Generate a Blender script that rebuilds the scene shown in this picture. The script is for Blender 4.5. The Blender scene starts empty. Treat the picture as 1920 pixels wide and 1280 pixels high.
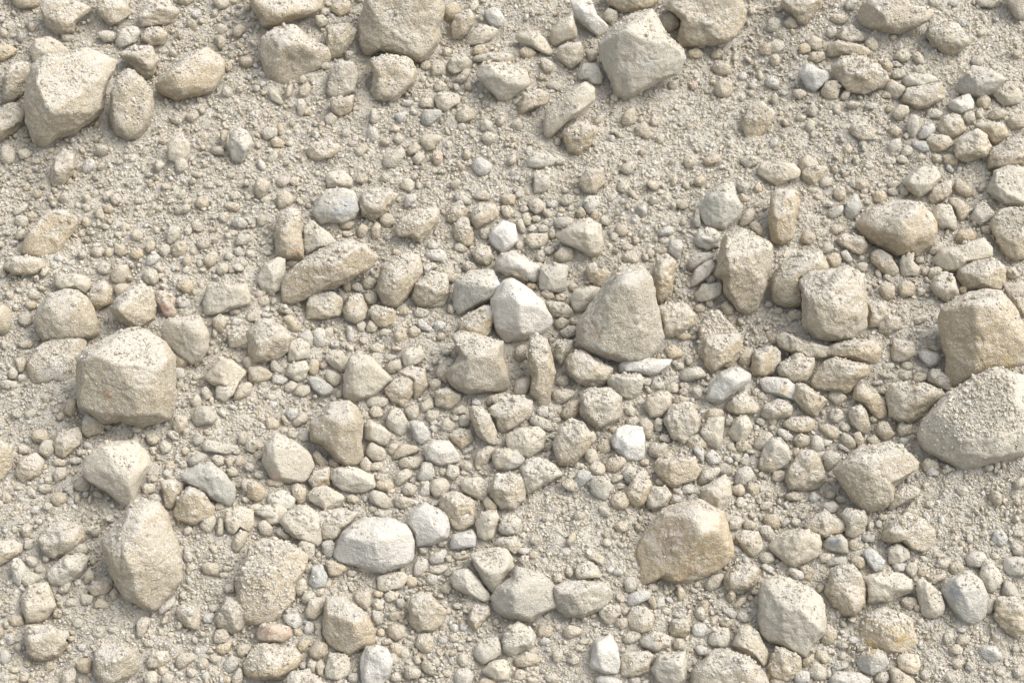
NIND=300; NG1=390000; NG2=34000; NG3=290000; NG4=52000; SUN_EL=58; SUN_AZ=100; SKY=.15; SUNP=1.0; SUNA=45; SAT=.35; EXPO=.97
CAT = """
T 0 0
t a|205,640 250,480 340,420 520,400 640,360 900,430 830,560 800,640 770,820 700,900 560,1000 430,1030 330,1110 250,1060 200,900 190,760|@400,860|huge tan boulder with a wide flat face and broken foot
t r|830,700 880,600 960,520 1060,580 1140,680 1160,800 1110,940 1040,1040 960,1055 870,1000 830,880|@1000,800|egg-shaped upright tan rock
t a|1160,640 1240,540 1400,400 1560,350 1680,430 1680,560 1600,690 1500,720 1320,760 1180,700|@1320,660|broad dusty brown rock with a sharp left nose
t r|890,410 1000,340 1140,350 1190,450 1150,560 1090,590 980,490|@1060,430|
c a|860,330 900,220 1020,190 1060,250 1020,320 900,375||
t r|1050,290 1100,210 1210,200 1270,260 1240,330 1130,350||
t r|1030,130 1130,0 1270,0 1340,90 1290,170 1060,215||dusty dome-shaped rock
t r|720,0 900,-20 1000,90 900,180 830,195 740,120||
t a|300,60 330,0 560,0 700,60 570,170 560,250 420,270 340,200||lumpy tan rock with a knob on its lower right
y a|60,-80 300,-80 300,55 180,70 130,60 80,0||
c a|235,400 260,300 370,270 470,330 530,390 430,420 340,430 250,490||
t r|10,600 80,480 200,470 240,560 200,680 90,780 20,760||
t r|-60,850 60,780 130,770 200,850 190,930 50,1040 -20,1080 -60,1000||
y r|-30,350 60,330 150,380 40,450 -30,480||
c r|5,1100 60,1080 120,1130 110,1210 60,1240 0,1220||
c r|125,1130 200,1105 240,1150 220,1190 150,1200||
c a|1720,1000 1790,950 1850,980 1900,1080 1880,1130 1810,1230 1740,1200 1710,1100|@1850,1110|
t r|1650,980 1710,960 1700,1130 1660,1150||
c r|1260,1080 1330,1010 1420,1050 1430,1150 1330,1240 1260,1200||
t r|400,1180 480,1120 560,1150 560,1260 470,1400 400,1380 390,1280||
t r|1670,480 1730,450 1750,520 1700,545||
t r|1740,220 1800,170 1850,210 1800,280 1750,280||
y a|1290,-30 1500,-30 1400,50 1340,30||
t r|1570,-10 1720,-10 1720,60 1640,75||
o c r|500 280 110 80 0
o c r|490 210 130 90 0
o c r|800 270 150 110 20
o c r|270 1210 80 50 0
o t r|1230 1060 90 70 0
o c r|1530 1030 70 90 0
o t a|1440 870 90 120 45
o c a|1700 690 80 90 -40
o w r|1470 110 70 90 20
o t r|1800 330 70 70 0
T 480 0
t a|-60,-60 500,-60 500,60 430,110 330,140 230,180 150,215 50,215 30,150 -40,60|@150,120|flat-bottomed tan boulder cut by the top edge
t r|820,0 900,-80 1380,-60 1400,80 1380,180 1370,320 1320,400 1240,470 1150,430 1050,410 930,380 850,420 800,410 770,300 780,150|@1050,150|massive crusty boulder at the top centre
t r|30,290 150,200 300,190 430,280 530,340 560,440 480,500 380,560 260,640 130,640 80,560 30,430||half-buried tan rock under a dust cap
t a|530,200 700,170 760,220 720,330 640,420 560,445 530,400||
c a|430,120 500,110 545,150 530,190 470,220||
t a|550,60 600,15 710,20 720,90 640,130 590,110||
t r|530,700 560,520 640,450 740,480 760,560 740,690 640,740 550,740||smooth buried oval yellow-tan stone
t r|550,740 640,735 740,710 710,840 630,880 560,830||
t r|850,450 1000,410 1150,430 1210,540 1190,620 1100,700 1040,765 900,750 860,690 890,580||round dust-crusted stone below the massive boulder
t a|1390,40 1500,10 1540,90 1480,180 1420,160||
t a|1460,200 1490,120 1600,60 1640,120 1640,180 1580,260 1540,305 1465,300||
w a|1690,90 1780,50 1830,80 1875,150 1830,215 1760,190 1720,130||bright white chip near the top
c a|1565,330 1610,240 1690,180 1820,220 1790,280 1700,340 1600,345||
t r|1610,420 1640,345 1710,330 1740,380 1720,410||
t r|1420,480 1480,420 1560,405 1615,450 1590,530 1490,560 1440,540||
t r|1310,500 1350,460 1410,465 1435,570 1310,575||
t r|1480,610 1560,520 1600,510 1610,560 1540,640||
t a|1610,430 1720,400 1920,400 1940,470 1700,470 1620,460||
c a|1640,570 1690,475 1900,465 2040,540 2060,640 1900,750 1830,760 1740,680|@1850,600|cream block with a slanting flat top
c a|1325,720 1370,690 1520,700 1535,770 1420,845 1360,820||
c a|1330,640 1380,600 1440,640 1400,690 1340,690||
g a|1230,870 1250,820 1400,820 1410,860 1300,945 1230,940||thin grey slab
t r|1500,860 1580,780 1640,840 1640,890 1560,930 1500,910||
c a|1210,780 1240,740 1330,730 1350,810 1240,810||
w a|1030,860 1150,830 1080,935||
c a|510,890 560,840 610,880 590,930 530,945||
c a|80,680 120,660 160,690 210,770 190,790 110,750||
c a|300,750 350,730 380,780 360,860 320,890||
t r|320,660 390,610 415,660 380,740 320,730||
c a|30,1000 70,950 160,960 160,1020 70,1060||
t r|100,1060 150,1020 220,1070 200,1110 130,1110||
w r|410,1010 440,970 480,1010 450,1055||
t r|370,1120 440,1070 620,1070 640,1120 560,1190 450,1210 370,1160||
c a|990,980 1040,935 1085,950 1070,1000||
c a|1020,1050 1060,990 1115,1050 1070,1090||
c a|945,1180 1100,1100 1130,1150 1040,1260 950,1260||
c a|1225,1050 1260,1000 1430,1020 1350,1080 1330,1130 1280,1140 1240,1100||
t r|1130,1120 1200,1060 1250,1110 1220,1150 1140,1175||
c a|1160,1200 1220,1130 1280,1170 1210,1245||
p r|1310,1180 1350,1120 1400,1140 1400,1200 1350,1260||
w a|1600,1230 1680,1170 1780,1230 1760,1290 1700,1330 1640,1300||flat white chip shaped like a kite
c r|1680,1030 1730,985 1800,1010 1790,1070 1720,1090||
c r|1675,930 1720,890 1770,920 1760,980 1690,990||
t r|730,1130 800,1075 850,1110 790,1180 740,1170||
q r|670,1090 710,1050 770,1070 750,1115||
q a|730,770 740,740 790,760||
o c r|515 90 90 60 0
o c r|545 35 60 40 0
o c r|700 410 90 80 0
o c r|515 490 110 70 20
o c r|350 600 70 60 0
o c r|425 605 70 60 0
o t r|390 840 80 60 0
o q a|495 935 70 50 -50
o t r|270 930 50 60 0
o c r|1180 840 80 50 20
o t r|1580 1160 70 80 0
o c r|1440 1090 80 60 0
o c r|1310 1100 70 70 0
o t r|1270 490 80 80 0
o c r|1430 390 60 80 20
o c r|1690 145 50 50 0
o c r|1500 660 60 60 0
o c a|1560 750 50 60 0
o c a|680 1000 80 70 0
o t r|180 970 70 110 0
T 960 0
w a|430,0 590,-20 640,110 720,190 710,240 650,285 560,210 480,150|@560,120|long white pointed slab leaning down to the right
c a|15,280 50,240 180,235 240,280 315,400 300,430 150,365 30,310|@140,290|flat cream flake with a pointed right end
c a|290,230 350,150 460,110 490,230 490,280 320,355 285,330|@430,200|
t r|330,420 350,350 430,310 520,315 540,380 520,460 440,515 370,470||
g r|680,100 720,60 790,80 800,140 750,200 690,150||
t r|660,-60 1120,-60 1100,30 1000,70 830,95 720,40||dark-footed tan rock on the top edge right of the white slab
t r|1110,130 1180,100 1260,130 1265,200 1180,245 1120,200||
t r|1120,50 1220,-60 1700,-60 1750,60 1740,180 1700,270 1600,320 1400,350 1270,340 1245,290 1270,150 1220,100|@1450,180|wide grainy boulder at the top right of centre
c a|650,330 760,200 900,110 1050,75 1110,160 1180,280 1290,380 1300,450 1240,560 1100,620 960,700 850,740 770,700 720,560 660,440|@830,260|big pale angular boulder with patchy cream crust
t a|545,380 600,360 640,400 640,460 570,470||
c r|200,450 240,430 320,480 300,540 250,555||
c r|45,510 90,480 150,510 130,550 80,555||
g r|490,560 530,480 640,470 690,570 680,640 600,640 560,600 500,600||
c a|240,640 320,600 380,640 370,690 270,670||
y a|30,890 80,700 200,670 300,710 260,790 120,830||
c a|235,1010 250,830 400,700 550,610 620,660 620,760 540,850 400,940 320,1010 270,1045|@540,830|leaning wedge-shaped tan slab with a pale right end
t r|375,1000 480,900 570,910 640,980 590,1080 500,1160 430,1130 380,1050||
c a|105,1220 160,1140 290,1150 330,1190 310,1240 200,1270 110,1250||
t r|820,880 870,800 920,820 930,920 870,960 820,930||
c r|1025,910 1060,860 1115,890 1110,940 1050,950||
t r|920,960 990,900 1040,980 1055,1040 1000,1050 930,1010||
c r|735,720 770,690 805,720 790,770 740,760||
p a|1320,640 1345,600 1400,620 1390,660 1350,680||small pink chip
t r|1510,640 1570,580 1650,620 1660,700 1600,750 1530,720||
t r|1480,520 1540,450 1640,490 1650,570 1560,570||
y r|1310,390 1380,350 1440,400 1430,440 1330,440||
y r|1480,410 1550,360 1600,390 1560,440 1500,450||
c r|1255,570 1280,545 1330,565 1310,590||
t a|1720,920 1780,770 1880,760 1980,850 1920,980 1840,1040 1770,1100 1740,1010|@1840,860|buried tapering stone pointing downhill
w r|1760,640 1800,595 1845,650 1820,690||
t r|1280,1200 1330,1160 1380,1180 1370,1250 1300,1270||
y a|1420,1190 1560,1150 1570,1210 1460,1250||
g a|1700,1200 1760,1160 1860,1180 1860,1230 1760,1270||
t r|1840,390 1880,330 1960,310 1960,420 1880,420||
o t a|640 910 110 60 -50
o c r|800 1010 120 30 30
o t r|350 840 60 80 0
o c r|610 1070 60 60 0
o c r|1115 1040 70 80 0
o c r|750 1040 60 50 0
o t r|340 1060 60 80 10
o c r|350 1200 110 90 0
o c r|760 990 50 40 0
o c r|1550 340 70 50 0
o w a|600 350 40 25 0
o c r|230 580 60 50 0
o t r|110 400 130 100 0
o c r|1200 640 90 70 0
o c r|1730 730 50 60 0
o t r|1790 700 60 60 0
o t r|1580 770 60 40 0
T 1440 0
t a|90,40 120,-60 420,-60 400,60 300,170 290,190 230,185 180,110|@260,60|
t r|110,170 170,120 220,150 225,215 150,220||
c r|0,150 40,120 90,150 100,220 40,245 -20,240||
c r|450,140 500,100 600,120 600,170 540,190 470,165||
t a|670,120 700,30 800,-60 1000,-60 1080,40 1190,60 1230,140 1120,210 960,255 850,240 720,200|@800,120|wide tan boulder with a low flat overhang in the top right
c a|1110,80 1180,50 1260,90 1220,140 1150,140||
t r|1180,260 1230,150 1330,140 1430,200 1510,320 1440,400 1350,425 1230,330||smooth round-nosed tan rock sloping down right
g a|1740,-60 1940,-60 1940,170 1860,150 1800,50|@1830,20|grey cornered rock on the right of the top edge
w a|1410,170 1440,130 1490,160 1480,205 1430,200||
c r|715,330 760,275 820,300 830,360 790,390 730,360||
t r|515,280 560,200 620,180 720,270 720,310 600,330||
c r|290,320 340,260 400,300 410,360 370,390 310,360||
t r|220,350 270,320 330,350 320,400 240,410||
c r|0,340 50,290 120,310 130,360 60,410 0,400||
t r|0,430 60,400 100,440 90,490 30,510||
t r|280,450 330,390 420,390 440,450 370,480||
w r|225,560 290,475 400,520 460,540 465,590 400,660 350,695 290,650||lumpy pale stone beside the broad orange-tan rock
t r|390,690 430,610 520,600 545,680 520,750 430,750||
y r|480,500 560,430 720,420 830,470 900,600 860,660 720,710 600,680 520,610|@640,560|broad orange-tan rock with a dusty top
t r|450,430 440,350 520,300 700,340 800,400 720,430 560,420||
c r|940,420 1000,365 1060,390 1065,450 1000,475||
c r|1070,420 1120,380 1170,430 1170,490 1110,480||
t a|830,470 900,440 950,500 900,550 850,500||
c r|870,640 920,590 1040,660 1020,710 960,750 880,690||
c r|1085,520 1140,480 1190,530 1170,560 1090,550||
c r|1010,600 1060,550 1200,550 1280,600 1200,650 1040,660||
t a|1000,740 1040,660 1300,620 1330,700 1330,740 1200,810 1120,825 1010,770|@1060,740|long tan brick-like stone
g a|1385,680 1440,580 1530,490 1680,520 1790,600 1700,690 1600,740 1460,710|@1560,620|dusty grey peaked rock
w a|1345,790 1370,750 1510,700 1545,770 1540,820 1450,860 1360,820|@1430,800|bright white cube-like chip
t r|1550,760 1610,685 1670,740 1670,800 1620,835 1560,800||
c a|1670,690 1700,640 1830,630 1920,700 1900,780 1760,800 1710,740||
t r|840,720 880,680 930,700 930,740 860,740||
c r|715,790 760,765 830,780 820,820 740,820||
c r|915,860 980,780 1060,800 1060,850 980,915||
c r|1040,950 1060,850 1130,870 1140,960 1090,1045 1060,1020||
w a|1120,1020 1160,950 1240,920 1260,980 1200,1040 1130,1050||
c r|1180,850 1220,805 1320,850 1300,890 1200,890||
t r|1260,950 1340,850 1450,860 1480,980 1400,1050 1290,1010||round rough tan stone left of the dark pitted one
c r|1450,880 1490,830 1550,840 1560,900 1500,940||
t r|1175,1050 1220,1005 1360,1020 1395,1080 1340,1125 1260,1150 1200,1110||
t r|1390,1120 1430,1040 1560,975 1640,1010 1670,1100 1640,1180 1480,1220 1400,1180||dark pitted round stone
y r|1650,1190 1700,1100 1850,1030 1960,1040 1960,1240 1780,1270 1650,1260||smooth orange stone on the right edge
t r|1540,930 1680,910 1760,930 1810,1020 1700,1090 1640,1030||
t r|1640,880 1700,800 1790,830 1780,880 1700,910||
t r|1780,900 1820,860 1940,860 1940,960 1820,980||
w a|885,1100 930,1045 1000,1040 990,1120 920,1165||
c r|985,1150 1040,1080 1090,1110 1080,1160 1020,1180||
g a|1060,1080 1090,1050 1180,1060 1230,1140 1150,1145||
t r|1100,1180 1150,1150 1190,1180 1150,1220 1110,1220||
t r|1220,1170 1260,1150 1300,1170 1300,1220 1240,1220||
t r|1310,1180 1350,1150 1430,1170 1440,1220 1380,1250 1320,1230||
t a|280,830 340,760 380,830 350,880 290,860||
c r|195,880 240,850 300,880 240,925||
c r|275,940 310,895 360,910 350,980 290,1000||
t r|600,950 700,900 800,970 800,1050 700,1060 620,1010||
c r|560,1120 600,1070 640,1110 620,1160 570,1160||
c a|940,1190 1000,1160 1050,1190 1040,1230 980,1220||
c r|1000,1020 1040,990 1070,1020 1040,1050||
t r|900,970 950,930 1010,980 980,1030 910,1010||
t r|220,1220 290,1150 380,1220 360,1300 240,1300||
c a|-60,1230 60,1200 180,1230 220,1290 120,1370 -40,1340||
o w a|190 590 50 45 0
o w a|120 700 70 50 20
o w a|545 1020 60 40 30
o c r|515 815 60 90 0
o c r|1590 850 70 80 0
o c r|850 920 60 60 0
o c r|240 700 130 80 0
o c r|620 30 100 100 0
o c r|1240 20 90 60 20
o g r|1390 30 100 50 0
o c a|1640 20 180 80 10
o c r|1570 460 110 90 0
o c r|900 1210 120 70 0
o c r|910 1245 60 50 0
o c r|1560 1000 80 50 0
o c r|960 480 80 50 20
o c r|470 240 90 90 0
o c r|660 1200 60 80 0
o c r|760 1250 70 70 0
o t r|980 560 110 90 0
o t r|340 1010 60 60 0
o c r|710 1080 70 60 0
o t r|1870 410 80 80 0
T 0 320
t r|180,560 170,620 300,650 370,660 440,610 500,520 570,430 580,350 500,300 370,305 290,370 210,460|@400,520|dome-shaped dusty rock half sunk in fine gravel
y r|390,-60 540,-60 540,40 480,100 400,130 380,60||
t r|200,330 240,300 285,340 270,390 220,395||
c a|90,300 120,260 210,245 200,300 110,350||
c r|610,190 650,160 685,200 680,250 630,235||
c r|760,180 800,150 850,150 840,210 790,235||
c a|820,210 880,160 920,210 860,270||
t r|780,270 820,240 860,290 830,320 780,310||
t r|1465,230 1500,185 1560,200 1570,270 1510,295 1465,260||
c r|1330,180 1370,140 1400,170 1380,220 1330,210||
g a|1730,380 1790,330 1870,400 1830,440 1740,420||
g a|1755,530 1790,475 1880,475 1910,530 1830,570 1770,560||
c a|1755,590 1800,565 1830,610 1810,650 1760,630||
t a|1520,690 1530,640 1590,600 1640,620 1620,700 1570,740||
c a|1430,400 1480,350 1540,440 1500,465 1440,440||
c a|1465,540 1500,500 1560,510 1580,570 1510,600||
c a|1245,500 1270,410 1360,410 1340,500 1270,580 1250,540||
t r|1285,590 1320,530 1390,525 1420,580 1370,640 1300,655||
c r|1180,600 1210,550 1270,550 1280,610 1240,660||
t r|855,580 880,550 940,570 955,620 910,655 860,620||
t r|970,610 1000,580 1070,590 1080,640 1040,670 980,655||
t r|675,610 700,570 770,580 775,640 720,660||
w r|685,560 720,535 760,550 745,585 700,580||
t r|780,600 820,570 860,610 830,655 780,640||
w a|1085,700 1110,640 1170,615 1210,650 1160,700 1100,730||
c a|1150,730 1190,680 1235,740 1210,780||
c r|890,410 930,385 980,410 970,450 900,455||
c r|110,480 140,430 200,440 180,520 120,520||
t a|820,790 850,720 960,700 980,790 920,850 840,850||
c r|720,740 760,680 830,700 820,780 750,780||
c a|1070,800 1090,730 1180,740 1190,820 1150,870 1080,840||
c a|410,860 420,780 560,765 680,800 690,860 650,930 560,880 450,890||pale flat stone behind the big faceted block
t a|650,950 700,850 790,820 845,890 840,1000 740,1050 680,1000|@790,940|
t a|260,1120 290,1020 360,920 500,880 590,900 670,970 740,1130 750,1220 690,1260 480,1290 330,1280 280,1210|@450,1030|big faceted tan block with a shaded left face
t a|840,1040 870,960 980,880 1060,840 1150,890 1180,1010 1160,1110 1040,1190 920,1140 850,1080|@880,1050|tan block rounded at the edges with a dusty flat top
t r|850,880 880,840 970,850 970,900 870,970||
q a|1160,900 1240,900 1330,950 1300,1000 1330,1060 1300,1120 1230,1080 1170,970||pinkish pointed shard
w r|1310,980 1350,940 1430,970 1430,1010 1350,1035||
w r|1190,860 1230,840 1280,880 1240,910||
c a|1525,990 1550,850 1700,830 1850,850 1890,960 1870,1000 1600,1090 1530,1080|@1820,870|flat grey-dusted slab with a pale broken edge
t r|1320,850 1360,810 1440,820 1460,900 1400,930 1330,880||
c a|1200,1200 1250,1110 1400,1090 1500,1080 1570,1220 1560,1340 1500,1430 1440,1460 1350,1400 1230,1280|@1480,1130|pale angular chunk with a pointed foot
c r|1360,1090 1390,1035 1440,1050 1450,1080 1370,1110||
t r|1590,1110 1650,1075 1730,1100 1680,1180 1670,1240 1600,1180||
w r|1725,1140 1760,1090 1815,1120 1800,1160 1740,1165||
c a|1830,1080 1900,1060 1960,1080 1950,1140 1850,1130||
t a|1700,1210 1780,1170 1900,1180 1940,1260 1900,1340 1720,1330||
t r|-60,1010 20,1000 80,1050 85,1160 40,1220 -40,1230||
t r|20,730 80,650 180,640 320,660 340,720 250,780 100,780||
w r|400,640 440,625 490,650 460,690 400,670||
c r|200,920 240,880 300,910 290,970 220,960||
t r|1410,620 1440,650 1430,720 1380,730 1365,660||
t r|1610,740 1680,680 1730,720 1700,770 1640,790||
o c r|580 260 60 50 0
o c r|640 270 60 40 0
o t r|650 385 70 90 0
o t r|750 330 60 100 0
o w r|712 407 50 45 0
o c r|680 465 80 60 0
o t r|610 475 60 70 0
o c r|160 380 110 110 0
o c r|890 480 80 50 0
o t r|1030 480 110 100 0
o w r|970 690 70 40 0
o w r|525 695 60 35 0
o c r|1160 280 60 80 10
o c r|1035 220 60 60 0
o w r|1095 410 60 35 0
o c r|1265 385 60 50 0
o c r|1410 455 70 70 0
o c r|1560 110 90 70 0
o c r|1640 90 80 50 0
o c r|1410 240 90 60 -20
o w r|1300 735 50 50 0
o t r|1200 790 80 50 -20
o c r|410 710 60 60 0
o c r|340 745 70 60 0
o t r|1130 570 80 120 20
o c r|1510 480 60 30 0
o w r|1615 795 70 40 -10
o c r|1770 190 110 70 0
o t r|1740 270 130 80 0
o c r|1720 640 80 80 0
o t r|1750 470 100 60 0
o c r|1880 630 90 80 0
o c r|1820 690 80 60 0
o c r|1740 740 60 60 0
o c r|1500 700 60 80 0
o t r|1450 610 60 70 0
o t r|230 1010 100 70 0
o t r|190 1110 120 110 0
o c r|120 1030 60 60 0
o c r|1755 1060 90 50 0
o t r|1360 1050 60 40 0
o t r|1470 915 60 60 0
o c r|1510 860 60 80 0
o c r|1490 980 70 70 0
o t r|1570 240 0 0 0
o c r|1680 350 100 80 0
T 480 320
g a|415,330 480,200 520,140 640,125 740,150 760,230 785,290 740,360 650,405 560,390 480,400||rough bluish-grey rock with a knobbly broken crust
c a|520,20 640,-10 720,50 725,130 640,125 530,130||
t r|780,190 850,140 1000,130 1070,180 1040,230 980,310 880,380 800,340 770,260||tan dusty rock touching the bluish-grey rock
c a|355,440 400,350 500,430 610,530 540,570 440,600 370,640 355,560||white-topped triangular stone behind the long tan boulder
t r|140,420 180,310 260,270 340,310 350,500 360,660 240,670 150,640||upright dusty column-shaped stone
t a|180,930 200,830 290,720 400,640 560,550 680,515 820,550 920,650 880,720 740,800 600,880 450,930 340,980 260,1010 190,980|@640,700|long tan boulder lying like a fallen wedge
c r|5,820 60,700 160,645 220,660 220,780 190,890 110,940 50,900||
t r|150,180 220,140 290,200 260,270 160,300||
q r|145,80 180,40 250,30 270,80 200,135 150,120||
c r|1070,110 1110,60 1170,60 1195,120 1160,165 1080,140||
t r|915,60 960,10 1020,50 990,90 920,90||
t r|740,50 800,20 845,60 820,100 750,90||
w a|1100,230 1130,180 1205,170 1205,230 1110,300||
c a|915,350 960,310 1020,330 1050,400 990,440 940,400||
t a|1030,450 1080,350 1180,290 1380,280 1370,380 1290,490 1230,550 1150,500 1060,500|@1250,420|dark brownish rock with a dust slope on its top
t r|865,430 900,375 940,410 930,520 865,515||
t r|755,440 790,390 850,430 820,500 765,510||
c r|640,450 690,460 740,470 700,500 650,490||
y a|1425,370 1470,250 1540,220 1600,300 1580,350 1470,400||
c a|1480,160 1550,165 1630,240 1600,265 1490,220||
t r|1475,420 1530,340 1590,350 1635,470 1630,570 1570,570 1490,510||almond-shaped upright tan stone
t a|1600,320 1670,240 1790,240 1835,320 1780,380 1650,445 1610,400|@1650,380|
w a|1740,500 1760,440 1850,370 1950,400 1960,530 1850,630 1770,560|@1860,470|bright white faceted chunk
c r|1670,440 1760,420 1740,530 1690,510||
c r|1830,270 1900,260 1940,310 1900,360 1850,340||
t r|1830,200 1880,165 1950,180 1940,250 1860,270||
t r|1600,600 1680,550 1750,560 1790,660 1740,720 1650,690|@1700,650|
t r|1545,700 1590,675 1650,700 1655,750 1590,765 1550,740||
c r|1480,560 1530,540 1600,590 1570,620 1490,600||
w a|1250,620 1310,590 1400,590 1440,640 1430,690 1340,680 1260,650||
w r|1280,540 1330,515 1375,560 1350,600 1280,580||
t a|900,880 940,720 1020,650 1140,600 1230,640 1250,760 1180,900 1060,1030 970,1030 920,950|@1030,880|tan rock with one grey flat side and a ridge
w a|1250,710 1300,700 1315,740 1260,800||
c r|1390,740 1450,735 1520,790 1480,850 1420,820||
t r|1160,960 1190,850 1310,750 1440,780 1460,920 1400,1010 1330,1020 1210,1010||dusty rounded rock right of the ridged tan rock
g a|1470,930 1490,830 1600,750 1780,740 1840,860 1820,950 1640,1030 1520,1085 1480,1010|@1700,850|flat-topped grey block sprinkled with grit
c r|700,860 740,830 800,850 810,900 740,915||
t r|800,940 860,895 920,930 900,1000 830,1020||
t r|645,1040 700,920 800,930 840,1040 830,1110 750,1150 670,1110||
t a|370,990 400,930 560,900 650,950 640,1080 500,1120 380,1110||
t a|835,1050 880,1000 1050,1040 1050,1140 960,1180 890,1150||
c a|820,1170 850,1110 920,1170 900,1210 830,1210||
t r|1060,1050 1110,1010 1170,1050 1150,1080 1080,1090||
c r|1175,1080 1200,1020 1290,1040 1310,1080 1240,1110||
w a|1195,1120 1240,1105 1340,1200 1320,1220 1220,1180||
w r|1320,1150 1370,1120 1430,1140 1420,1190 1350,1200||
t r|1140,1190 1180,1150 1240,1200 1210,1250 1150,1250||
c a|165,1040 190,990 290,1060 280,1100 180,1060||
c a|190,1100 260,1070 340,1150 330,1220 250,1200||
t r|-70,1210 20,1110 110,1110 210,1180 270,1260 250,1360 150,1420 -20,1450 -60,1350||round tan boulder left of centre
g a|310,1230 400,1180 430,1250 420,1330 330,1330||
w a|420,1280 430,1180 510,1170 525,1250 500,1320 430,1330||
t a|1520,1200 1540,1100 1700,1010 1830,1010 1780,1120 1760,1220 1680,1300 1540,1310||
t r|1030,1230 1060,1160 1130,1170 1130,1260 1060,1300||
c r|915,1210 960,1180 1020,1200 1010,1240 930,1240||
w r|1800,690 1850,620 1930,600 2030,660 2150,720 2140,800 2080,840 1960,770 1880,790 1810,740||
o c r|75 220 100 60 0
o t r|45 370 90 110 0
o t r|40 130 120 180 10
o c r|80 275 70 50 0
o c r|60 975 110 80 0
o q r|20 930 60 70 0
o c r|1285 105 60 60 0
o c r|1220 110 60 60 0
o w r|985 490 80 60 0
o c r|1050 610 80 60 0
o t r|630 490 50 50 0
o t r|680 870 70 120 0
o c r|850 840 120 100 0
o w r|75 1085 90 50 0
o c r|210 1135 50 40 0
o w r|225 1165 50 50 20
o t r|1460 1040 70 80 0
o c r|1290 1240 60 50 0
o t r|1390 1240 80 80 0
o c r|790 1170 80 80 0
o c r|1890 230 0 0 0
o t a|1300 1180 0 0 0
o c r|1310 720 120 60 0
o q r|1250 1015 60 40 0
o c r|550 1210 80 80 0
o c r|270 690 120 70 -15
o t r|690 410 140 80 -10
o c r|290 80 80 70 0
o c r|1690 190 150 80 0
T 960 320
c a|155,0 290,-20 290,120 240,170 165,170||
t r|495,90 560,-20 690,-20 690,100 620,170 540,170||
c r|350,230 390,180 470,190 460,250 390,270||
w a|525,230 560,185 660,180 650,260 590,340 560,320||white triangular chip pointing down
t r|480,310 520,260 560,320 540,360 490,350||
g r|305,400 330,345 460,350 480,390 380,440 330,440||
c a|105,240 180,200 250,240 260,290 180,335 130,290||
w a|250,230 320,220 355,255 310,285 260,275||
c r|215,320 250,285 310,290 320,340 270,360||
w a|110,450 150,400 190,430 170,465||
w a|190,440 220,400 270,420 265,465 210,465||
c r|90,520 130,470 260,470 275,520 230,580 140,590||
c a|330,490 450,390 570,350 660,400 690,540 670,620 640,640 600,650 480,590 380,540|@560,440|big pale cream dome with a tapered left tip
t r|300,640 370,570 460,580 465,680 380,690||
c r|240,590 280,560 330,590 290,635 240,620||
t r|-60,620 20,600 90,640 180,740 180,800 120,835 -20,780 -130,750 -120,670||plump tan pebble-stuck stone above the white pyramid
g a|200,840 210,710 330,690 420,710 405,900 340,920 210,890||square grey-tan tile-like stone
t r|210,930 240,890 310,910 320,960 260,965||
c r|425,960 470,890 600,860 680,880 640,960 540,1060 470,1060||
t a|540,700 620,690 740,760 730,820 660,880 580,830||
t a|480,1300 490,1150 560,1030 700,830 780,740 840,700 990,710 1050,800 1090,1000 1140,1250 1110,1340 1020,1420 880,1440 700,1410 560,1370|@880,780|great tan pyramid-shaped boulder right of centre
w a|-160,1090 -160,960 -60,810 0,800 140,890 240,990 310,1110 300,1160 220,1230 100,1270 -60,1290 -120,1210|@60,930|bright white pyramid-shaped rock at the centre
t r|1060,760 1080,640 1170,620 1230,690 1200,900 1170,960 1110,1000 1080,960||
w a|1170,600 1190,520 1270,515 1285,560 1260,650 1230,670||
c r|815,650 860,600 920,600 960,660 940,700 840,690||
t r|1000,620 1030,575 1075,610 1060,660 1010,660||
c a|1400,280 1450,180 1580,80 1670,100 1680,170 1730,280 1700,350 1600,450 1450,420 1410,340|@1560,200|angular pale-faced rock with an upright peak
g r|1350,380 1400,230 1420,430 1380,440||
t r|1205,250 1230,210 1320,220 1325,280 1270,295||
c r|1365,520 1400,440 1500,430 1565,480 1550,560 1480,600 1390,570||round cream stone touching the blocky dust-topped boulder
t a|1540,700 1560,560 1600,470 1740,430 1860,500 1960,560 1950,700 1900,900 1830,1050 1740,1090 1670,1020 1590,920 1580,820 1520,780|@1650,640|tall dust-topped boulder with a dark left side
c a|1690,390 1780,270 1830,290 1800,400 1720,430||
t a|1770,400 1830,370 1890,440 1880,510 1800,450||
g a|1310,680 1380,620 1500,610 1520,660 1400,720 1320,770||
w a|1330,890 1370,740 1500,650 1525,720 1480,790 1400,850||white jagged splinter pointing down left
c r|1445,810 1490,770 1535,800 1520,850 1460,855||
c a|1360,940 1420,850 1590,830 1570,930 1480,980 1380,985||
c a|1555,1010 1600,965 1665,1030 1660,1080 1600,1090||
t r|1355,1030 1400,995 1455,1020 1450,1065 1380,1070||
y r|1100,1020 1180,985 1290,990 1380,1080 1370,1150 1300,1200 1190,1260 1140,1240||orange-tan lump beside the great pyramid boulder
w r|1285,1180 1330,1150 1375,1180 1370,1210 1300,1210||
t a|1400,1160 1480,1080 1540,1030 1620,1130 1720,1230 1740,1360 1640,1480 1480,1450 1380,1380 1400,1250||mottled ridge-backed stone covered in grit
t a|235,970 400,990 470,1070 430,1110 310,1100||
t r|310,1130 370,1090 430,1130 400,1180 330,1190||
g a|345,1210 420,1160 490,1160 480,1240 400,1270||
t r|1700,200 1740,180 1790,210 1770,240 1710,235||
c r|1680,110 1730,70 1785,110 1770,160 1700,160||
c a|30,380 70,350 105,440 90,490 50,450||
c a|650,360 700,330 740,380 720,420 660,400||
c a|710,470 750,410 800,400 790,440 730,490||
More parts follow.
